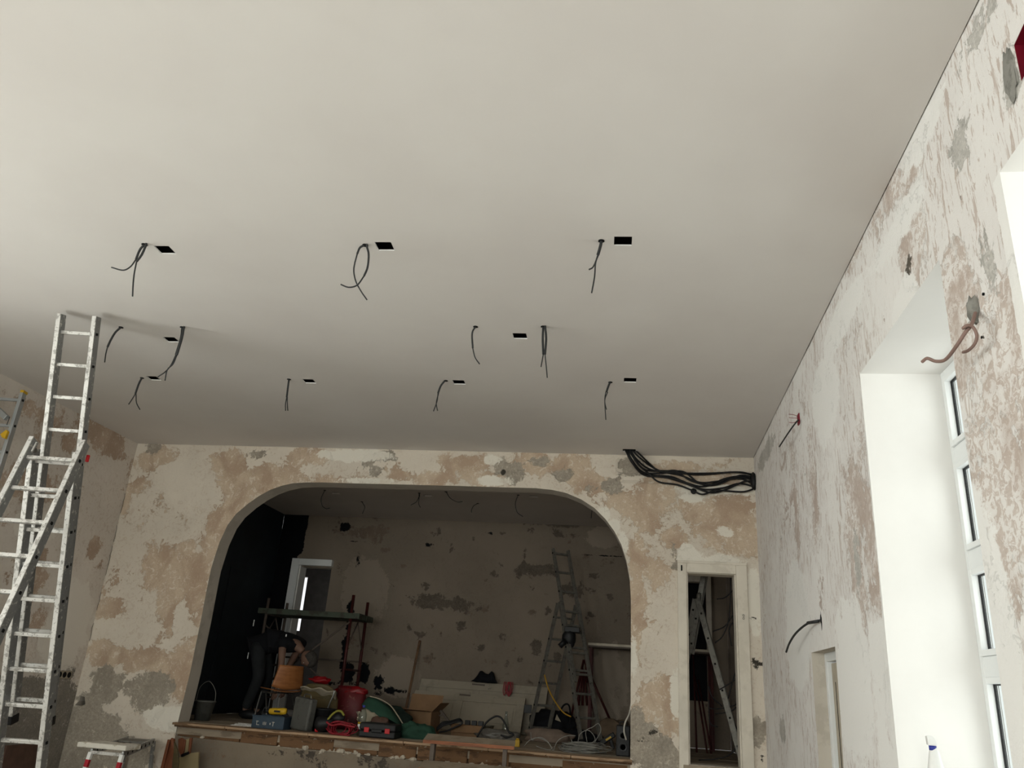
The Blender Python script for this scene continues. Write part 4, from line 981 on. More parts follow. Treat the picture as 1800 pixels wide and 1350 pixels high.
# blue tool tray with yellow drill
c = V(ony((475, 1278), 9.05).x, 9.08, STG)
t = thing('tool_tray', 'dark blue open tool tray with worn white markings on stage edge', 'tool box', c)
W_, D_, H_ = .36, .22, .125
m = MB(); m.box(c + V(0, 0, .008), (W_, D_, .012)); m.box(c + V(0, -D_ / 2, H_ / 2), (W_, .012, H_)).box(c + V(0, D_ / 2, H_ / 2), (W_, .012, H_)).box(c + V(-W_ / 2, 0, H_ / 2), (.012, D_ + .012, H_)).box(c + V(W_ / 2, 0, H_ / 2), (.012, D_ + .012, H_))
m.build('tray', MAT['navy'], t, bevel=.006)
MB().box(c + V(0, -D_ / 2 - .004, H_), (W_ + .02, .016, .014)).box(c + V(0, D_ / 2 + .004, H_), (W_ + .02, .016, .014)).build('rim', MAT['navy'], t, bevel=.004)
m = MB(); z = H_ * .42
for dx, w_, h_ in ((-.12, .03, .006), (-.125, .006, .04), (-.11, .03, -.006), (-.05, .006, .03), (-.035, .006, .035), (-.02, .006, .03), (.03, .01, .02), (.065, .03, .006), (.065, .007, .045)):
    m.box(c + V(dx, -D_ / 2 - .0075, z + (h_ if abs(h_) < .01 else 0) * 3), (w_, .002, abs(h_)))
m.build('white_marks', MAT['cable_white'], t)
c2 = c + V(.06, 0, H_ + .05)
t = thing('yellow_drill', 'yellow and black power tool lying in the blue tray', 'drill', c2)
MB().lathe(c2 + V(-.11, -.02, 0), [(.015, 0), (.03, .01), (.036, .05), (.034, .11), (.038, .17), (.03, .2)], 14, (1, .1, .05)).build('motor_housing', MAT['yellow'], t, smooth=True)
MB().lathe(c2 + V(-.11, -.02, 0), [(.018, -.04), (.02, 0)], 12, (1, .1, .05)).build('chuck', MAT['black'], t, smooth=True)
MB().bar(c2 + V(.05, -.01, .0), c2 + V(.10, .02, -.05), (0, 1, 0), .04, .045).build('handle', MAT['black'], t, bevel=.01)
MB().box(c2 + V(.0, -.055, .005), (.07, .006, .02)).build('grip_pad', MAT['black'], t, bevel=.002)
MB().tube(catmull([c2 + V(-.2, 0, -.05), c2 + V(-.17, -.01, .03), c2 + V(-.13, 0, .03), c2 + V(-.10, .05, -.04)]), .006, 6).build('cord', MAT['cable'], t, smooth=True)

# upright grey case
c = V(ony((524, 1285), 8.98).x, 9.02, STG)
t = thing('metal_case', 'upright dusty grey case with printed strip on its narrow side', 'case', c)
Rz = Matrix.Rotation(-.45, 3, 'Z') @ Matrix.Rotation(.07, 3, 'Y')
MB().box(c + V(.0, .05, .175), (.27, .10, .33), Rz).build('shell', MAT['greyplastic'], t, bevel=.018)
e = c + V(0, .05, .175)
MB().box(e + Rz @ V(-.136, 0, 0), (.006, .07, .29), Rz).build('side_panel', MAT['alu_dull'], t, bevel=.002)
l = MB().box(e + Rz @ V(-.1405, 0, -.01), (.003, .032, .17), Rz).build('label_strip', MAT['cream'], t)
m = MB()
for k in range(4): m.box(e + Rz @ V(-.143, .002 * (k % 2), -.07 + .036 * k), (.002, .016, .014), Rz)
m.build('printed_marks', MAT['black'], l)
MB().box(e + Rz @ V(0.02, -.052, 0), (.20, .006, .26), Rz).build('front_panel', MAT['greyplastic'], t, bevel=.004)
MB().tube(catmull([e + Rz @ V(-.05, 0, .165), e + Rz @ V(-.03, 0, .20), e + Rz @ V(.05, 0, .20), e + Rz @ V(.07, 0, .165)]), .007, 6).build('handle', MAT['chrome'], t, smooth=True)

# chairs
def school_chair(loc, rz, label, backm, seatm):
    t = thing('school_chair', label, 'chair', loc); L = Vector(loc); R = Matrix.Rotation(rz, 3, 'Z')
    P = lambda x, y, z: L + R @ V(x, y, z)
    def seat(u, v):
        x, y = (u - .5) * .38, (v - .5) * .36; x *= 1 - .12 * max(0, .5 - v)
        return P(x, y, .372 + .018 * (2 * u - 1) ** 2 + .012 * (1 - v))
    MB().grid(seat, 12, 10).build('seat', MAT[seatm], t, smooth=True, solid=.012)
    def back(u, v):
        x = (u - .5) * (.31 + .09 * (1 - v)); y = .185 + .04 * v + .045 * (1 - (2 * u - 1) ** 2)
        return P(x, y, .425 + .245 * v - .03 * (1 - v) * (1 - (2 * u - 1) ** 2))
    MB().grid(back, 16, 8).build('backrest', MAT[backm], t, smooth=True, solid=.012)
    for s in (-1, 1):
        MB().tube(catmull([P(s * .19, -.20, .0), P(s * .17, -.15, .32), P(s * .165, -.11, .355), P(s * .165, .08, .35), P(s * .165, .15, .37), P(s * .16, .185, .44), P(s * .15, .215, .64)], 5), .010, 8).build('side_frame', MAT['chrome'], t, smooth=True)
        MB().tube([P(s * .20, .23, 0), P(s * .17, .0, .345)], .010, 8).build('leg', MAT['chrome'], t, smooth=True)
    MB().tube([P(-.165, -.1, .35), P(.165, -.1, .35)], .009, 8).build('crossbar', MAT['chrome'], t, smooth=True)
    return t, P
cp = ony((492, 1213), 9.85)
ch1, P = school_chair((cp.x, 9.85, STG), math.radians(-132), 'chair with orange-brown plywood back and seat, in front of bending person', 'ply', 'ply')
# second chair lies tipped so that its moulded plywood faces us
t = thing('tipped_chair', 'tipped chair showing a rounded olive-brown plywood shell behind the tools', 'chair', V(ony((556, 1250), 9.6).x, 9.6, STG))
def shell(u, v):
    c_ = ony((556, 1230), 9.52); a_ = 2 * u - 1; w_ = .235 * (1 - .22 * max(0, v - .55) ** 1.0 * 2)
    top_ = .175 * (1 - abs(a_) ** 4 * .35) if v > .5 else .175
    return V(c_.x + a_ * w_, 9.50 + .06 * a_ * a_ + .08 * (1 - v), c_.z + (v * 2 - 1) * top_)
MB().grid(shell, 20, 12).build('seat_shell', MAT['olive'], t, smooth=True, solid=.012)
for q_ in ([(588, 1213), (586, 1222), (578, 1240), (573, 1258), (570, 1275)], [(528, 1222), (532, 1245), (538, 1278)]):
    ps_ = [ony(x_, 9.47) for x_ in q_]; ps_[-1].z = STG + .01
    MB().tube(catmull(ps_, 5), .010, 8).build('leg', MAT['chrome'], t, smooth=True)
# its cloth
t = thing('pale_cloth', 'pale patterned cloth draped over the olive chair top', 'cloth', ony((560, 1208), 9.6))
def drape(u, v):
    px = 528 + u * 62; p = ony((px, 1208 + 8 * u * u + 6 * v * (1 + 1.5 * u)), 9.56 + .03 * math.sin(u * 9) - .1 * (1 - v)); return p + V(0, 0, .012 * math.sin(u * 14 + v * 2))
MB().grid(drape, 26, 5).build('cloth_sheet', MAT['cream'], t, smooth=True, solid=.008)
c = ony((556, 1230), 9.52) + V(0, .03, .215); t = MB().blob(c, (.12, .06, .04), 5, .3, 2, nu=22, nv=12).build('red_pouch', MAT['redbag'], smooth=True)
tag(t, 'crumpled red packet lying on the olive chair', 'packet')
# black bin between
c = V(ony((566, 1285), 9.3).x, 9.27, STG)
t = MB().lathe(c, [(.10, 0), (.125, .22), (.135, .23), (.13, .24), (.115, .23), (.09, .02), (0, .02)], 20).build('black_bucket', MAT['black'], smooth=True); tag(t, 'black plastic bucket behind the grinder on the stage', 'bucket')

# big red sack
c = V(ony((612, 1260), 10.0).x, 10.0, STG)
t = thing('red_sack', 'large red printed sack standing behind the drink bottle', 'sack', c)
def sack(u, v):
    a = 2 * math.pi * u; sx = .19 + .02 * math.sin(v * 5); sy = .12 * (1 - .7 * v ** 3) + .01
    x = sx * math.copysign(abs(math.cos(a)) ** .6, math.cos(a)); y = sy * math.copysign(abs(math.sin(a)) ** .7, math.sin(a))
    p = V(x, y, .46 * v); n = noise.noise(p * 7 + V(3, 1, 2)); return c + p * (1 + .07 * n) + V(0, 0, .02 * math.sin(a * 2) * v)
MB().grid(sack, 40, 16).build('sack_body', MAT['sack'], t, smooth=True, solid=.006)
MB().blob(c + V(.0, 0, .43), (.19, .07, .06), 9, .25, 2, nu=24, nv=10).build('folded_top', MAT['redbag'], t, smooth=True)
m = MB(); random.seed(12)
for r_ in range(5):
    for k in range(4):
        if random.random() < .7: m.box(c + V(-.12 + .07 * k + random.uniform(-.01, .01), -.126, .10 + .055 * r_ + random.uniform(-.008, .008)), (random.uniform(.015, .05), .004, random.uniform(.006, .018)), Matrix.Rotation(random.uniform(-.2, .2), 3, 'Y'))
m.build('printed_marks', plain('faded_pink_print', (112, 62, 56), .7), t)

# vacuum/grinder: dark body with yellow-green arc band
c = V(ony((565, 1280), 8.98).x, 9.0, STG + .085)
t = thing('angle_grinder', 'black power tool with red trim and yellow-green guard', 'grinder', c)
MB().lathe(c + V(-.07, 0, 0), [(.05, 0), (.078, .02), (.08, .07), (.055, .14), (.03, .2)], 18, (1, -.1, .15)).build('motor_body', MAT['black'], t, smooth=True)
MB().lathe(c + V(-.05, -.03, -.055), [(.012, 0), (.022, .006), (.022, .016), (.012, .02)], 14, (.6, -1, 0)).build('red_trim', MAT['red'], t, smooth=True)
g = [ony(q, 8.96) for q in ((570, 1273), (577, 1264), (585, 1255), (593, 1250), (600, 1251), (605, 1258))]
MB().tube(catmull(g, 5), .012, 8).build('guard_band', plain('yellow_green_rubber', (128, 124, 48), .6), t, smooth=True)
MB().blob(ony((592, 1262), 9.05), (.09, .05, .06), 3, .15, nu=20, nv=12).build('rear_housing', MAT['black'], t, smooth=True)
t = thing('coiled_lead', 'red extension cord coiled round a frame on the stage edge', 'cord', V(ony((602, 1290), 8.95).x, 8.95, STG))
random.seed(14)
for i in range(11):
    k = i / 10; px = 575 + 42 * min(1, k * 1.1)
    a = ony((600 + random.uniform(-6, 6), 1281 + random.uniform(-3, 3)), 8.93 + .012 * i); rx_, rz_ = .13 * random.uniform(.6, 1.15), .075 * random.uniform(.6, 1.05)
    pts = [a + V(math.cos(q) * rx_, .02 * math.sin(q * 2 + i), max(STG + .007 - a.z, math.sin(q) * rz_)) for q in [j * math.pi / 8 + i for j in range(16)]]
    MB().tube(pts, .0065, 6, closed=True).build('cord_loop', MAT['redcable'], t, smooth=True)
MB().tube(catmull([ony(q, 8.9) for q in ((574, 1269), (583, 1275), (598, 1273), (612, 1276), (624, 1278))]), .012, 7).build('cord_bunch', MAT['redcable'], t, smooth=True)
MB().tube(catmull([ony(q, 8.92) for q in ((572, 1292), (588, 1293), (604, 1294), (615, 1292))]), .009, 7).build('cord_bunch', MAT['redcable'], t, smooth=True)

# drink bottle
c = V(ony((631, 1280), 9.0).x, 9.08, STG)
t = thing('water_bottle', 'clear plastic water bottle with blue cap and yellow label', 'bottle', c)
h = ony((632, 1239), 9.08).z - STG
MB().lathe(c, [(.040, 0), (.044, .01), (.044, h * .35), (.041, h * .4), (.044, h * .55), (.043, h * .7), (.028, h * .85), (.014, h * .93), (.014, h * .95)], 20).build('body', MAT['bottle'], t, smooth=True)
MB().lathe(c + V(0, 0, h * .93), [(.016, 0), (.016, .02)], 14).build('cap', MAT['blue'], t, smooth=True)
l = MB().lathe(c + V(0, 0, h * .22), [(.045, 0), (.045, .05)], 20).build('label_band', MAT['white'], t, smooth=True)
MB().lathe(c + V(0, 0, h * .22 + .052), [(.0455, 0), (.0455, .018)], 20).build('label_stripe', MAT['yellow'], t, smooth=True)
MB().blob(c + V(.01, -.0445, h * .22 + .02), (.018, .003, .014), 1, .2, nu=10, nv=6).build('label_mark', MAT['black'], l)

# power tool case
c = V(ony((662, 1296), 8.98).x + .01, 9.0, STG)
t = thing('tool_case', 'black power-tool case with two red latches on the stage edge', 'case', c)
MB().box(c + V(0, .06, .035), (.40, .26, .066)).build('lower_shell', MAT['black'], t, bevel=.012)
MB().box(c + V(0, .06, .108), (.40, .26, .072)).build('lid', MAT['black'], t, bevel=.014)
for s in (-.115, .115):
    l = MB().box(c + V(s, -.075, .075), (.055, .014, .05)).build('latch', MAT['orange' if 0 else 'red'], t, bevel=.005)
MB().box(c + V(0, -.085, .07), (.12, .02, .035)).build('handle', MAT['black'], t, bevel=.008)

# green bag, brown bag, second green cloth, striped cloth
c = V(ony((678, 1262), 9.75).x, 9.7, STG)
t = thing('green_bag', 'open green canvas bag with pale piping lying slumped', 'bag', c)
R_ = Matrix.Rotation(.35, 3, 'Y')
m = MB().blob(c + V(.05, .12, .16), (.27, .14, .15), 12, .22, 1.6, flat=STG + .004, nu=34, nv=20, R=R_); m.build('bag_body', MAT['greendark'], t, smooth=True)
fl = [ony(q, 9.5) for q in ((638, 1234), (650, 1226), (665, 1232), (690, 1262), (700, 1272), (680, 1262), (655, 1256))]
def flap(u, v):
    a = catmull([ony(q, 9.55) for q in ((636, 1238), (650, 1225), (676, 1236), (692, 1252), (706, 1272))], 8); b = catmull([ony(q, 9.42) for q in ((641, 1247), (652, 1257), (668, 1261), (684, 1265), (700, 1273))], 8)
    i = min(int(u * (len(a) - 1)), len(a) - 1); p = a[i].lerp(b[i], v); return p + V(0, -.03 * math.sin(v * 3.1), 0)
MB().grid(flap, 30, 6).build('flap', MAT['green'], t, smooth=True, solid=.006)
MB().tube(catmull([ony(q, 9.5) for q in ((650, 1224), (668, 1229), (686, 1240), (698, 1256), (708, 1272))]), .007, 6).build('piping', MAT['cream'], t, smooth=True)
c = V(ony((657, 1266), 9.45).x, 9.45, STG)
t = MB().blob(c + V(-.04, -.01, .15), (.16, .06, .09), 22, .25, 2, nu=26, nv=16, R=Matrix.Rotation(.3, 3, 'Y')).build('striped_cloth', MAT['cream'], smooth=True); tag(t, 'crumpled beige cloth stuffed behind the water bottle', 'cloth')
c = V(ony((664, 1272), 9.3).x, 9.3, STG)
t = MB().blob(c + V(.01, .02, .10), (.12, .065, .10), 31, .2, 2, nu=24, nv=14).build('brown_bag', MAT['brownbag'], smooth=True); tag(t, 'dark brown bag behind the black tool case', 'bag')
c = V(ony((724, 1284), 9.35).x + .03, 9.34, STG)
t = MB().blob(c + V(0, 0, .05), (.24, .12, .12), 41, .3, 1.8, flat=STG + .003, nu=34, nv=18).build('green_cloth', MAT['green'], smooth=True); tag(t, 'heap of green canvas in front of the cardboard box', 'cloth')

# cardboard boxes
def carton(label, c, size, rz, flaps, hollow=True):
    t = thing('cardboard_box', label, 'box', c); c = Vector(c); R = Matrix.Rotation(rz, 3, 'Z'); w_, d_, h_ = size; k = .006
    for nm, o, s in (('side', V(0, -d_ / 2, h_ / 2), (w_, k, h_)), ('side', V(0, d_ / 2, h_ / 2), (w_, k, h_)), ('side', V(-w_ / 2, 0, h_ / 2), (k, d_, h_)), ('side', V(w_ / 2, 0, h_ / 2), (k, d_, h_)), ('base', V(0, 0, .004), (w_, d_, k))):
        MB().box(c + R @ o, s, R).build(nm, MAT['cardboard'], t)
    for side, ang, L in flaps:
        if side in 'fb':
            s = -1 if side == 'f' else 1; a = c + R @ V(-w_ / 2, s * d_ / 2, h_); b = c + R @ V(w_ / 2, s * d_ / 2, h_); o = R @ V(0, s * math.cos(ang), math.sin(ang)) * L
        else:
            s = -1 if side == 'l' else 1; a = c + R @ V(s * w_ / 2, -d_ / 2, h_); b = c + R @ V(s * w_ / 2, d_ / 2, h_); o = R @ V(s * math.cos(ang), 0, math.sin(ang)) * L
        MB().add([a, b, b + o, a + o], [(0, 1, 2, 3)]).build('flap', MAT['cardboard'], t, solid=.005)
    return t
c = V(ony((735, 1280), 10.3).x, 10.3, STG)
carton('open cardboard box with raised flaps in front of leaning doors', c, (.42, .34, .26), -.1, [('b', 1.2, .20), ('f', .1, .18), ('l', .2, .15), ('r', .8, .15)])
c = V(ony((820, 1290), 10.1).x, 10.1, STG)
carton('low cardboard box holding black brackets beside cable coil', c, (.36, .24, .15), .15, [('f', -.9, .1)])
t = thing('bracket_strips', 'black slotted strips sticking out of the low cardboard box', 'brackets', c + V(0, 0, .1))
for k in range(3): MB().box(c + V(-.10 + .08 * k + .1, .02, .175), (.06, .05, .05)).build('bracket', MAT['black'], t, bevel=.003)
a, b = ony((773, 1247), 10.4), ony((793, 1274), 10.3)
t = MB().bar(a, b, (0, 1, 0), .03, .03).bar(ony((764, 1258), 10.4), ony((784, 1257), 10.4), (0, 1, 0), .012, .012).bar(ony((764, 1258), 10.4), ony((769, 1275), 10.4), (0, 1, 0), .012, .012).build('bent_bracket', MAT['legsteel']); tag(t, 'dark steel angle bracket leaning between the two cardboard boxes', 'bracket')
t = thing('black_hose', 'coil of thick black conduit on the stage floor by low box', 'hose', V(ony((790, 1280), 9.9).x, 9.9, STG))
for i in range(5):
    o = i * .012
    pts = [ony(q, 9.85 + o) for q in ((768, 1284 - i), (778, 1276 - i * 1.5), (792, 1272 - i), (808, 1268 - i), (812, 1272), (800, 1278), (785, 1285), (772, 1287))]
    MB().tube(catmull(pts), .010, 7).build('hose_loop', MAT['cable_black'], t, smooth=True)
t = MB().tube(catmull([ony(q, 9.62) for q in ((838, 1297), (845, 1284), (856, 1269), (867, 1261), (874, 1259), (881, 1262), (888, 1272), (894, 1286), (900, 1289), (902, 1292), (892, 1296), (880, 1292))]), .010, 8).build('arched_hose', MAT['cable_black'], smooth=True); tag(t, 'black conduit springing up in an arch before the cream doors', 'hose')
c = V(ony((870, 1290), 9.95).x + .06, 9.85, STG)
t = MB().blob(c + V(0, 0, .04), (.24, .12, .09), 51, .35, 2.4, flat=STG + .003, nu=34, nv=18).build('plastic_bag', plain('grey_translucent_film', (92, 88, 82), .35, 0, .2), smooth=True); tag(t, 'crumpled grey plastic bag under the arched conduit', 'bag')
c = V(ony((888, 1290), 10.5).x, 10.5, STG)
t = thing('glass_bottle', 'clear glass bottle standing before the cream door', 'bottle', c)
MB().lathe(c, [(.038, 0), (.042, .01), (.042, .16), (.03, .21), (.016, .26), (.014, .31), (.017, .32)], 18).build('body', MAT['bottle'], t, smooth=True)
MB().lathe(c + V(0, 0, .05), [(.043, 0), (.043, .05)], 18).build('label_band', MAT['cream'], t, smooth=True)
c = ony((857, 1272), 10.4); c = V(c.x, 10.4, STG)
t = MB().lathe(c, [(.06, 0), (.085, .15), (.09, .15), (.08, .14), (.055, .01), (0, .01)], 16).build('plastic_cup', MAT['film'], smooth=True); tag(t, 'clear plastic tub beside the glass bottle', 'tub')
c = V(ony((910, 1300), 9.4).x, 9.4, STG)
t = MB().box(c + V(0, 0, .035), (.05, .05, .07)).lathe(c + V(0, 0, .07), [(.018, 0), (.018, .015)], 10).build('yellow_tin', MAT['yellow'], bevel=.005); tag(t, 'small yellow tin near the stage edge', 'tin')

# bags and sacks below the ladder
c = V(ony((965, 1290), 11.7).x, 11.65, STG)
t = thing('black_rucksack', 'black rucksack with white tag between the ladder legs', 'bag', c)
MB().blob(c + V(.05, -.05, .15), (.30, .18, .22), 61, .25, 1.8, flat=STG + .004, nu=32, nv=20).build('bag_body', MAT['shirt'], t, smooth=True)
MB().tube(catmull([c + V(.12, -.15, .25), c + V(.2, -.2, .42), c + V(.28, -.2, .42), c + V(.3, -.15, .2)]), .012, 6).build('strap', MAT['shirt'], t, smooth=True)
MB().prism([c + V(.10, -.235, .24), c + V(.18, -.235, .22), c + V(.12, -.235, .31)], (0, -.004, 0)).build('white_tag', MAT['cream'], t)
c = V(ony((1010, 1292), 11.2).x, 11.35, STG)
t = MB().blob(c + V(0, 0, .05), (.34, .12, .10), 64, .25, 2, flat=STG + .003, nu=30, nv=16).build('black_cloth', MAT['shirt'], smooth=True); tag(t, 'black cloth spread low behind the coiled cable', 'cloth')
c = V(ony((962, 1297), 10.6).x, 10.7, STG)
t = MB().blob(c + V(.0, 0, .06), (.30, .14, .10), 71, .2, 1.6, flat=STG + .003, nu=30, nv=16).build('beige_sack', plain('beige_sack', (122, 106, 94), .85), smooth=True); tag(t, 'flat beige sack lying under the open stage ladder', 'sack')
c = V(ony((1052, 1290), 11.6).x + .22, 11.55, STG)
t = MB().blob(c + V(0, 0, .10), (.26, .14, .20), 77, .2, 1.6, flat=STG + .003, nu=28, nv=16).build('paper_sack', plain('brown_paper_sack', (104, 88, 72), .9), smooth=True); tag(t, 'brown paper sack slumped at the rear wall right of ladder', 'sack')

# yellow strap
t = MB().tube(catmull([ony(q, 11.1) for q in ((957, 1186), (964, 1210), (975, 1232), (990, 1252), (1004, 1260))]), .010, 6).build('yellow_strap', plain('dull_yellow_strap', (168, 128, 40), .7), smooth=True); tag(t, 'yellow strap hanging from the stage ladder', 'strap')

# coil of grey wire
c = V(ony((1025, 1318), 9.3).x, 9.3, STG)
t = thing('wire_coil', 'flat coil of grey electrical wire on the stage edge', 'coil', c)
random.seed(21)
for i in range(20):
    r_ = random.uniform(.11, .24); o = V(random.uniform(-.05, .05), random.uniform(-.03, .05), .006 + i * .0045)
    pts = [c + o + V(math.cos(q) * r_ * 1.15, math.sin(q) * r_ * .75, .012 * math.sin(q * 2 + i * 1.3)) for q in [j * math.pi / 14 for j in range(28)]]
    MB().tube(pts, .004, 5, closed=True).build('wire_loop', MAT['cable_grey'], t, smooth=True)
for r in [[(1015, 1308), (1020, 1290), (1035, 1284), (1046, 1300), (1030, 1312)], [(1032, 1305), (1030, 1285), (1042, 1278), (1052, 1272), (1056, 1285), (1045, 1305)], [(972, 1322), (980, 1303), (995, 1294), (1012, 1293)], [(1004, 1300), (1010, 1312), (1022, 1320)]]:
    MB().tube(pline(r, 9.25, 7), .004, 5).build('wire_end', MAT['cable_grey'], t, smooth=True)
t = thing('loose_wire', 'loose arcs of grey wire in front of the stage ladder', 'wire', V(ony((940, 1310), 9.3).x, 9.3, STG))
for r in [[(921, 1312), (930, 1302), (942, 1297), (955, 1300), (966, 1308), (972, 1320)], [(933, 1287), (934, 1299), (938, 1302)], [(942, 1311), (952, 1315), (966, 1318), (972, 1313)], [(935, 1300), (950, 1296), (963, 1304), (970, 1316)]]:
    MB().tube(pline(r, 9.25, 7), .004, 5).build('wire', MAT['cable_grey'], t, smooth=True)

# speaker and white cable at the right jamb
c = V(ony((1095, 1325), 9.3).x - .0, 9.3, STG)
t = thing('speaker', 'small black two-cone speaker at the right arch jamb', 'speaker', c)
MB().box(c + V(0, 0, .15), (.145, .16, .30)).build('cabinet', MAT['black'], t, bevel=.012)
for z in (.09, .2): 
    cc = MB().lathe(c + V(0, -.08, z), [(.046, 0), (.046, .006), (.038, .004), (.012, -.006), (0, -.002)], 20, (0, -1, 0)).build('speaker_cone', plain('grey_speaker_ring', (48, 48, 50), .4), t, smooth=True)
MB().tube(catmull([c + V(-.04, 0, .3), c + V(-.03, 0, .33), c + V(.03, 0, .33), c + V(.04, 0, .3)]), .007, 6).build('handle', MAT['black'], t, smooth=True)
t = MB().tube(catmull([ony(q, 9.16) for q in ((1110, 1235), (1106, 1255), (1099, 1270), (1097, 1285), (1101, 1301))]), .009, 7).build('white_cable', MAT['cable_white'], smooth=True); tag(t, 'white cable dangling beside the right arch jamb', 'cable')
c = V(ony((1068, 1303), 10.2).x, 10.2, STG)
t = thing('cordless_drill', 'dark cordless drill lying behind the speaker', 'drill', c)
MB().bar(c + V(-.08, 0, .06), c + V(.08, 0, .17), (0, 1, 0), .06, .06).build('drill_body', MAT['black'], t, bevel=.012)
MB().bar(c + V(.03, 0, .12), c + V(.07, 0, .01), (0, 1, 0), .04, .04).build('grip', MAT['black'], t, bevel=.01)
MB().bar(c + V(-.02, -.034, .10), c + V(.04, -.034, .14), (0, 1, 0), .006, .02).build('yellow_trim', MAT['yellow'], t)

# folding red trestle
t = thing('steel_trestle', 'dark red folded steel trestle behind the stage ladder', 'trestle', V(ony((1035, 1270), 11.85).x, 11.8, STG))
for a, b in (((1028, 1124), (1032, 1200)), ((1026, 1160), (1000, 1278)), ((1026, 1160), (1077, 1276)), ((1026, 1180), (1012, 1250)), ((1025, 1185), (1024, 1240)), ((1027, 1180), (1032, 1240)), ((1024, 1175), (1017, 1240)), ((1030, 1175), (1046, 1262))):
    MB().tube([ony(a, 11.8), ony(b, 11.75)], .016, 8).build('trestle_bar', MAT['darkred'], t, smooth=True)
# white-edged table
t = thing('rear_table', 'high white-edged board on a dark leg at stage right', 'table', V(-.3, 11.7, STG))
a, b = ony((1034, 1130), 11.5), ony((1108, 1137), 11.5)
MB().span((a.x, 11.5, a.z - .05), (XR - .25, 11.95, a.z)).build('board', MAT['legsteel'], t, bevel=.004)
MB().span((a.x, 11.485, a.z - .028), (XR - .25, 11.5, a.z + .003)).build('white_edge', MAT['doorpaint'], t)
for x_ in (a.x + .02, XR - .3):
    for y_ in (11.53, 11.92): MB().span((x_, y_, STG), (x_ + .035, y_ + .035, a.z - .05)).build('leg', MAT['darkred'], t)

# ---- steps in front of the stage
t = thing('wooden_steps', 'two-tier wooden steps on steel legs in front of the stage', 'steps', V(-1.6, 8.2, FL))
ytop, ybk = 8.22, 8.52
f0, f1 = ony((744, 1300), ytop), ony((904, 1312), ytop); b0, b1 = ony((752, 1289), ybk), ony((906, 1302), ybk)
g0, g1 = ony((735, 1349), 7.85), ony((900, 1362), 7.85); h0, h1 = ony((745, 1336), 8.18), ony((899, 1348), 8.18)
def tread(a, b, c_, d, th=.03):
    MB().add([a, b, c_, d] + [p - V(0, 0, th) for p in (a, b, c_, d)], [(0, 1, 2, 3), (7, 6, 5, 4), (1, 5, 6, 2), (3, 7, 4, 0), (2, 6, 7, 3)]).build('tread', MAT['board'], t)
    MB().add([a + V(0, -.006, 0), b + V(0, -.006, 0), b - V(0, .006, th), a - V(0, .006, th), a + V(0, .004, 0), b + V(0, .004, 0), b + V(0, .004, -th), a + V(0, .004, -th)], [(0, 3, 2, 1), (0, 1, 5, 4), (3, 7, 6, 2), (0, 4, 7, 3), (1, 2, 6, 5)]).build('tread_edge', MAT['edge'], t)
tread(f0, f1, b1, b0); tread(g0, g1, h1, h0)
for px, y_, zt in ((760, 8.26, f0.z), (888, 8.26, f1.z), (762, 8.46, b0.z), (888, 8.46, b1.z)):
    p = ony((px, 1310), y_); MB().span((p.x - .02, y_, FL), (p.x + .02, y_ + .035, zt - .035)).build('leg', MAT['legsteel'], t)
for px in (750, 885):
    p = ony((px, 1350), 7.9); MB().span((p.x - .02, 7.9, FL), (p.x + .02, 7.935, g0.z - .04)).build('leg', MAT['legsteel'], t)

# ---- work platform lower left
t = thing('work_platform', 'low aluminium work platform with red and white striped legs', 'work platform', V(-5.0, 7.9, FL))
zp = ony((185, 1323), 7.3).z
A_ = ony((160, 1322), 7.3); B_ = ony((215, 1326), 7.3); zp = A_.z; B_.z = zp
C_ = ony((270, 1304), 8.55); D_ = ony((205, 1300), 8.55); zq = zp
C_ = onz((270, 1303), zp); D_ = C_ + (A_ - B_)
for a, b in ((A_, D_), (B_, C_)):
    MB().bar(a, b, (1, 0, 0), .022, .06).build('side_rail', MAT['alu'], t, bevel=.004)
    m = MB(); dd = (b - a).normalized()
    L = (b - a).length; k = .18
    while k < L - .1: m.lathe(a + dd * k + V(.012, -.0, 0), [(.014, 0), (.014, .002)], 10, (1, 0, 0)); k += .22
    m.build('rail_hole', MAT['darkhole'], t)
for f in (.0, .45, .75, 1.0): MB().bar(A_.lerp(D_, f), B_.lerp(C_, f), (0, 1, 0), .028, .028).build('cross_tube', MAT['alu_edge'], t, bevel=.003)
MB().bar(A_.lerp(D_, .68) + (B_ - A_) / 2 + V(0, 0, .02), A_.lerp(D_, .88) + (B_ - A_) / 2 + V(0, 0, .02), (1, 0, 0), .26, .016).build('deck', MAT['alu_dull'], t, bevel=.003)
for p, dx, dy in ((A_, -.05, -.10), (B_, -.015, -.10), (C_, .04, .08), (D_, -.04, .08)):
    q = V(p.x + dx, p.y + dy, FL); n = 13
    if p in (A_, B_):
        for k in range(n):
            MB().bar(p.lerp(q, k / n), p.lerp(q, (k + 1) / n), (1, 0, 0), .034, .034).build('leg_stripe', MAT['hazard'] if k % 2 else MAT['white'], t, bevel=.002)
    else: MB().bar(p, q, (1, 0, 0), .034, .034).build('leg', MAT['alu'], t, bevel=.003)
    MB().bar(q, q + V(0, 0, .04), (1, 0, 0), .042, .042).build('rubber_foot', MAT['black'], t)
s0 = onz((190, 1314), zp + .055)
c = A_.lerp(D_, .08) + (B_ - A_) * .62 + V(0.0, 0, .055)
t = MB().prism([c + V(-.29, -.14, -.022), c + V(.19, -.13, -.022), c + V(.19, .12, -.022), c + V(-.24, .13, -.022)], (0, 0, .045)).build('foam_board', MAT['styro'], bevel=.01); tag(t, 'chipped white slab resting on the aluminium work platform', 'board')

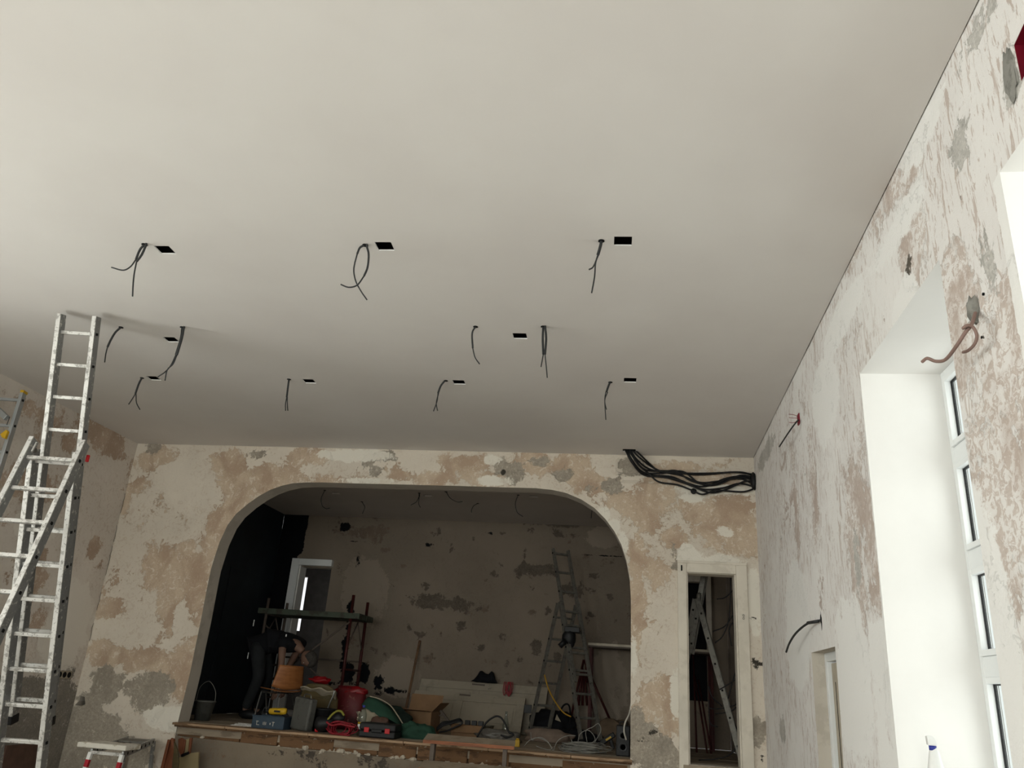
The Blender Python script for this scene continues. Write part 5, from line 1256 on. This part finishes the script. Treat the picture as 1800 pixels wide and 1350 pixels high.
# ---- orange-brown folded chairs below the left end of the stage
def plate(pts_px, y, th, mat, name, par, dy=0):
    P_ = [ony(q, y + dy * i / len(pts_px)) for i, q in enumerate(pts_px)]
    return MB().prism(P_, (0, th, 0)).build(name, MAT[mat], par, bevel=.004)
t = thing('stacked_chair', 'tipped varnished orange wooden chair below the stage edge', 'chair', V(-4.85, 8.4, FL))
plate([(285, 1350), (290, 1325), (297, 1303), (301, 1297), (306, 1299), (304, 1318), (302, 1352)], 8.35, .03, 'deskorange', 'backrest', t)
P_ = [ony(q, 8.3) for q in ((286, 1352), (291, 1330), (298, 1305), (303, 1299))]
for q0, q1 in (((285, 1352), (298, 1300)), ((303, 1300), (309, 1352))):
    a = ony(q0 if q0[1] > q1[1] else q1, 8.34); b = ony(q1 if q0[1] > q1[1] else q0, 8.34); d_ = (a - b).normalized(); e = a + d_ * max(0, (FL - a.z) / d_.z)
    MB().bar(e, b, (0, 1, 0), .03, .03).build('leg', MAT['deskorange'], t, bevel=.004)
MB().prism([ony(q, 8.30) for q in ((302, 1352), (305, 1318), (306, 1303), (312, 1320), (314, 1340), (312, 1352))], (0, .02, 0)).build('seat', MAT['olive'], t, bevel=.004)
t = thing('orange_box', 'small wooden magazine-like box with orange sides beside the tipped chair', 'box', V(-4.7, 8.6, FL))
plate([(313, 1299), (319, 1297), (326, 1301), (323, 1322), (318, 1330), (313, 1318)], 8.6, .02, 'deskorange', 'side', t)
plate([(326, 1300), (333, 1298), (330, 1324), (321, 1326)], 8.62, .02, 'khaki', 'front', t)
plate([(333, 1297), (337, 1297), (333, 1325), (330, 1325)], 8.60, .03, 'deskorange', 'edge_strip', t)
plate([(318, 1326), (331, 1321), (331, 1325), (318, 1331)], 8.58, .04, 'darkhole', 'foot', t)
a = ony((330, 1326), 8.6); t2 = MB().prism([ony(q, 8.62) for q in ((313, 1332), (325, 1328), (332, 1324), (349, 1322), (347, 1352), (314, 1352))], (0, .025, 0)).build('leaning_board', MAT['khaki']); 
v0 = t2
tag(t2, 'khaki board leaning on the apron under the stage edge', 'board')
m = MB().span((a.x - .12, 8.63, FL), (a.x + .1, 8.66, ony((330, 1350), 8.62).z)); m.build('lower_part', MAT['khaki'], t2)
for nm_ in ('orange_box',): pass
# brown board behind big ladder
a, b = onx((28, 1312), XL + .15), onx((76, 1350), XL + .15)
t = MB().span((XL + .02, b.y, FL), (XL + .05, a.y, a.z)).build('brown_board', MAT['brownbag'], bevel=.004); tag(t, 'brown board standing against the left wall behind the ladder', 'board')
# ================================================================== PERSON bending over behind the chair
PY = 10.55
def pp(px, py, y=PY): return ony((px, py), y)
def skin(name, joints, edges, mat, parent, lvl=2, root=0):
    me = bpy.data.meshes.new(name)
    off = ORG[parent.name]
    me.from_pydata([Vector(j[0]) + V(0, 0, Z0) - off for j in joints], edges, []); me.materials.append(mat)
    o = bpy.data.objects.new(name, me); COL.objects.link(o); o.parent = parent; ORG[o.name] = off
    md = o.modifiers.new('skin', 'SKIN')
    for i, j in enumerate(joints):
        r = j[1] if isinstance(j[1], tuple) else (j[1], j[1])
        me.skin_vertices[0].data[i].radius = r
        me.skin_vertices[0].data[i].use_root = (i == root)
    md.use_smooth_shade = True
    sb = o.modifiers.new('sub', 'SUBSURF'); sb.levels = sb.render_levels = lvl
    return o
hip = pp(458, 1143); hip.z = STG + .90
chest = pp(497, 1127); sh = pp(515, 1131); neck = pp(529, 1142); head = pp(540, 1155)
per = thing('person', 'person in black T-shirt and dark trousers bending over behind the orange chair', 'person', V(hip.x, PY, STG))
dS = V(0.05, .17, 0.01)                  # half shoulder width, mostly away from the camera
shN, shF = sh - dS + V(-.02, 0, 0), sh + dS
elN = pp(495, 1166, PY - .22); haN = pp(486, 1208, PY - .22); fiN = pp(487, 1222, PY - .22)
elF = pp(508, 1170, PY + .22); haF = pp(500, 1206, PY + .20)
hN, hF = hip + V(0, -.09, -.02), hip + V(0, .09, -.02)
knN = V(hip.x + .10, PY - .12, STG + .50); knF = V(hip.x + .10, PY + .14, STG + .50)
anN = V(hip.x - .02, PY - .13, STG + .10); anF = V(hip.x + .0, PY + .16, STG + .10)
toN = anN + V(.15, -.03, -.065); toF = anF + V(.15, .03, -.065)
bk_ = (hip - chest).normalized()
J = [(hip, .10), (hip.lerp(chest, .5) + V(0, 0, .03), .10), (chest, (.13, .11)), (sh, .09), (neck, .052), (neck.lerp(head, .35), .055),
     (shN, .058), (elN, .043), (haN, .028), (shF, .058), (elF, .043), (haF, .028),
     (hN, .07), (knN, .06), (anN, .042), (toN, .032), (hF, .07), (knF, .06), (anF, .042), (toF, .032)]
E_ = [(0, 1), (1, 2), (2, 3), (3, 4), (4, 5), (3, 6), (6, 7), (7, 8), (3, 9), (9, 10), (10, 11), (0, 12), (12, 13), (13, 14), (14, 15), (0, 16), (16, 17), (17, 18), (18, 19)]
skin('body', J, E_, MAT['skin'], per)
skin('t_shirt', [(hip + V(.03, 0, .02), .145), (hip.lerp(chest, .5) + V(0, 0, .03), .155), (chest, (.165, .16)), (sh, .125), (neck.lerp(sh, .35), .07), (shN, .078), (shN.lerp(elN, .38), .066), (shF, .078), (shF.lerp(elF, .4), .066), (hip + bk_ * .05, .125)],
     [(0, 1), (1, 2), (2, 3), (3, 4), (3, 5), (5, 6), (3, 7), (7, 8), (0, 9)], MAT['shirt'], per)
skin('trousers', [(hip + V(-.01, 0, -.01), .150), (hN, .115), (knN, .080), (anN + V(0, 0, .0), .062), (hF, .115), (knF, .080), (anF, .062), (hip + bk_ * .09 + V(0, 0, -.05), .085), (hip - bk_ * .10, .125)], [(0, 1), (1, 2), (2, 3), (0, 4), (4, 5), (5, 6), (0, 7), (0, 8)], MAT['trousers'], per)
for a, b in ((anN, toN), (anF, toF)):
    MB().blob(a.lerp(b, .5) + V(0, 0, -.01), (.14, .05, .055), 3, .06, 1, flat=STG + .003, nu=18, nv=12).build('shoe', MAT['black'], per, smooth=True)
# head: face turned down and to the right
ax = (head - neck).normalized(); fwd = V(.62, -.05, -.62).normalized(); fwd = V(ax.z * 1, 0, -ax.x).normalized() if 0 else (V(0.1, -.25, -1) - ax * V(0.1, -.25, -1).dot(ax)).normalized()
sd_ = ax.cross(fwd).normalized()
Rm = Matrix((sd_, fwd, ax)).transposed()
hc = head + ax * .03
m = MB(); vs = []; nu, nv = 28, 20
for j in range(nv + 1):
    th = math.pi * j / nv
    for i in range(nu):
        ph = 2 * math.pi * i / nu; d = V(math.sin(th) * math.cos(ph), math.sin(th) * math.sin(ph), math.cos(th))
        p = V(d.x * .075, d.y * .095, d.z * .115)
        if d.y > .3 and d.z < .1: p.y *= 1 - .14 * (.1 - d.z); p.x *= 1 - .22 * (.1 - d.z)
        p.y += .022 * math.exp(-((d.x / .16) ** 2 + ((d.z + .12) / .20) ** 2)) * (d.y > 0)          # nose
        p.y -= .010 * (math.exp(-(((abs(d.x) - .34) / .14) ** 2 + ((d.z - .06) / .10) ** 2))) * (d.y > 0)  # eye sockets
        p.y += .006 * math.exp(-((d.x / .28) ** 2 + ((d.z + .52) / .08) ** 2)) * (d.y > 0)          # lips
        vs.append(hc + Rm @ p)
m.add(vs, [(j * nu + i, (j + 1) * nu + i, (j + 1) * nu + (i + 1) % nu, j * nu + (i + 1) % nu) for j in range(nv) for i in range(nu)])
hd = m.build('head', MAT['skin'], per, smooth=True)
for s in (-1, 1):
    MB().lathe(hc + Rm @ V(s * .027, .079, .008), [(.0, -.004), (.010, 0), (.0, .006)], 10, fwd).build('eye', MAT['white'], hd, smooth=True)
    MB().blob(hc + Rm @ V(s * .077, -.005, -.005), (.010, .020, .032), 1, .1, nu=12, nv=8, R=Rm).build('ear', MAT['skin'], hd, smooth=True)
MB().blob(hc + Rm @ V(0, .088, -.055), (.022, .006, .005), 1, .05, nu=12, nv=6, R=Rm).build('mouth', MAT['darkred'], hd, smooth=True)
m = MB(); vs = []
for j in range(13):
    th = math.pi * .62 * j / 12
    for i in range(nu):
        ph = 2 * math.pi * i / nu; d = V(math.sin(th) * math.cos(ph), math.sin(th) * math.sin(ph), math.cos(th)); cut = 1
        t_ = th if d.y < .25 else min(th, math.pi * .30)
        d = V(math.sin(t_) * math.cos(ph), math.sin(t_) * math.sin(ph), math.cos(t_))
        vs.append(hc + Rm @ (V(d.x * .083, d.y * .103 , d.z * .123) * (1 + .03 * noise.noise(d * 6)) + V(0, -.004, 0)))
m.add(vs, [(j * nu + i, (j + 1) * nu + i, (j + 1) * nu + (i + 1) % nu, j * nu + (i + 1) % nu) for j in range(12) for i in range(nu)])
m.build('hair', MAT['hair'], per, smooth=True, solid=.01)
# hands: palm and five fingers each
for hnd, el, sgn in ((haN, elN, -1), (haF, elF, 1)):
    d_ = (hnd - el).normalized(); sdir = V(1, 0, 0); sdir = (sdir - d_ * sdir.dot(d_)).normalized(); nn = d_.cross(sdir)
    js = [(hnd, .026), (hnd + d_ * .05, (.036, .018)), (hnd + d_ * .085, (.036, .016))]; es = [(0, 1), (1, 2)]
    palm = skin('palm', js, es, MAT['skin'], per, 2)
    for k, L in enumerate((.070, .080, .074, .058)):
        b = hnd + d_ * .08 + sdir * (-.027 + .018 * k); c1 = b + d_ * (L * .5) + nn * .004; c2 = c1 + d_ * (L * .28) + nn * .016; c3 = c2 + d_ * (L * .16) + nn * .018
        skin('finger', [(b - d_ * .02, .009), (b, .009), (c1, .0085), (c2, .0078), (c3, .0065)], [(0, 1), (1, 2), (2, 3), (3, 4)], MAT['skin'], palm, 1)
    b = hnd + d_ * .03 - sdir * .026
    skin('thumb', [(b + sdir * .012, .012), (b - sdir * .012 + d_ * .02, .0105), (b - sdir * .028 + d_ * .045 + nn * .01, .009), (b - sdir * .026 + d_ * .065 + nn * .018, .0075)], [(0, 1), (1, 2), (2, 3)], MAT['skin'], palm, 1)
# small white print on the shirt
MB().box(pp(503, 1117, PY - .16), (.015, .004, .03)).build('shirt_print', MAT['white'], per)

bpy.context.view_layer.update()
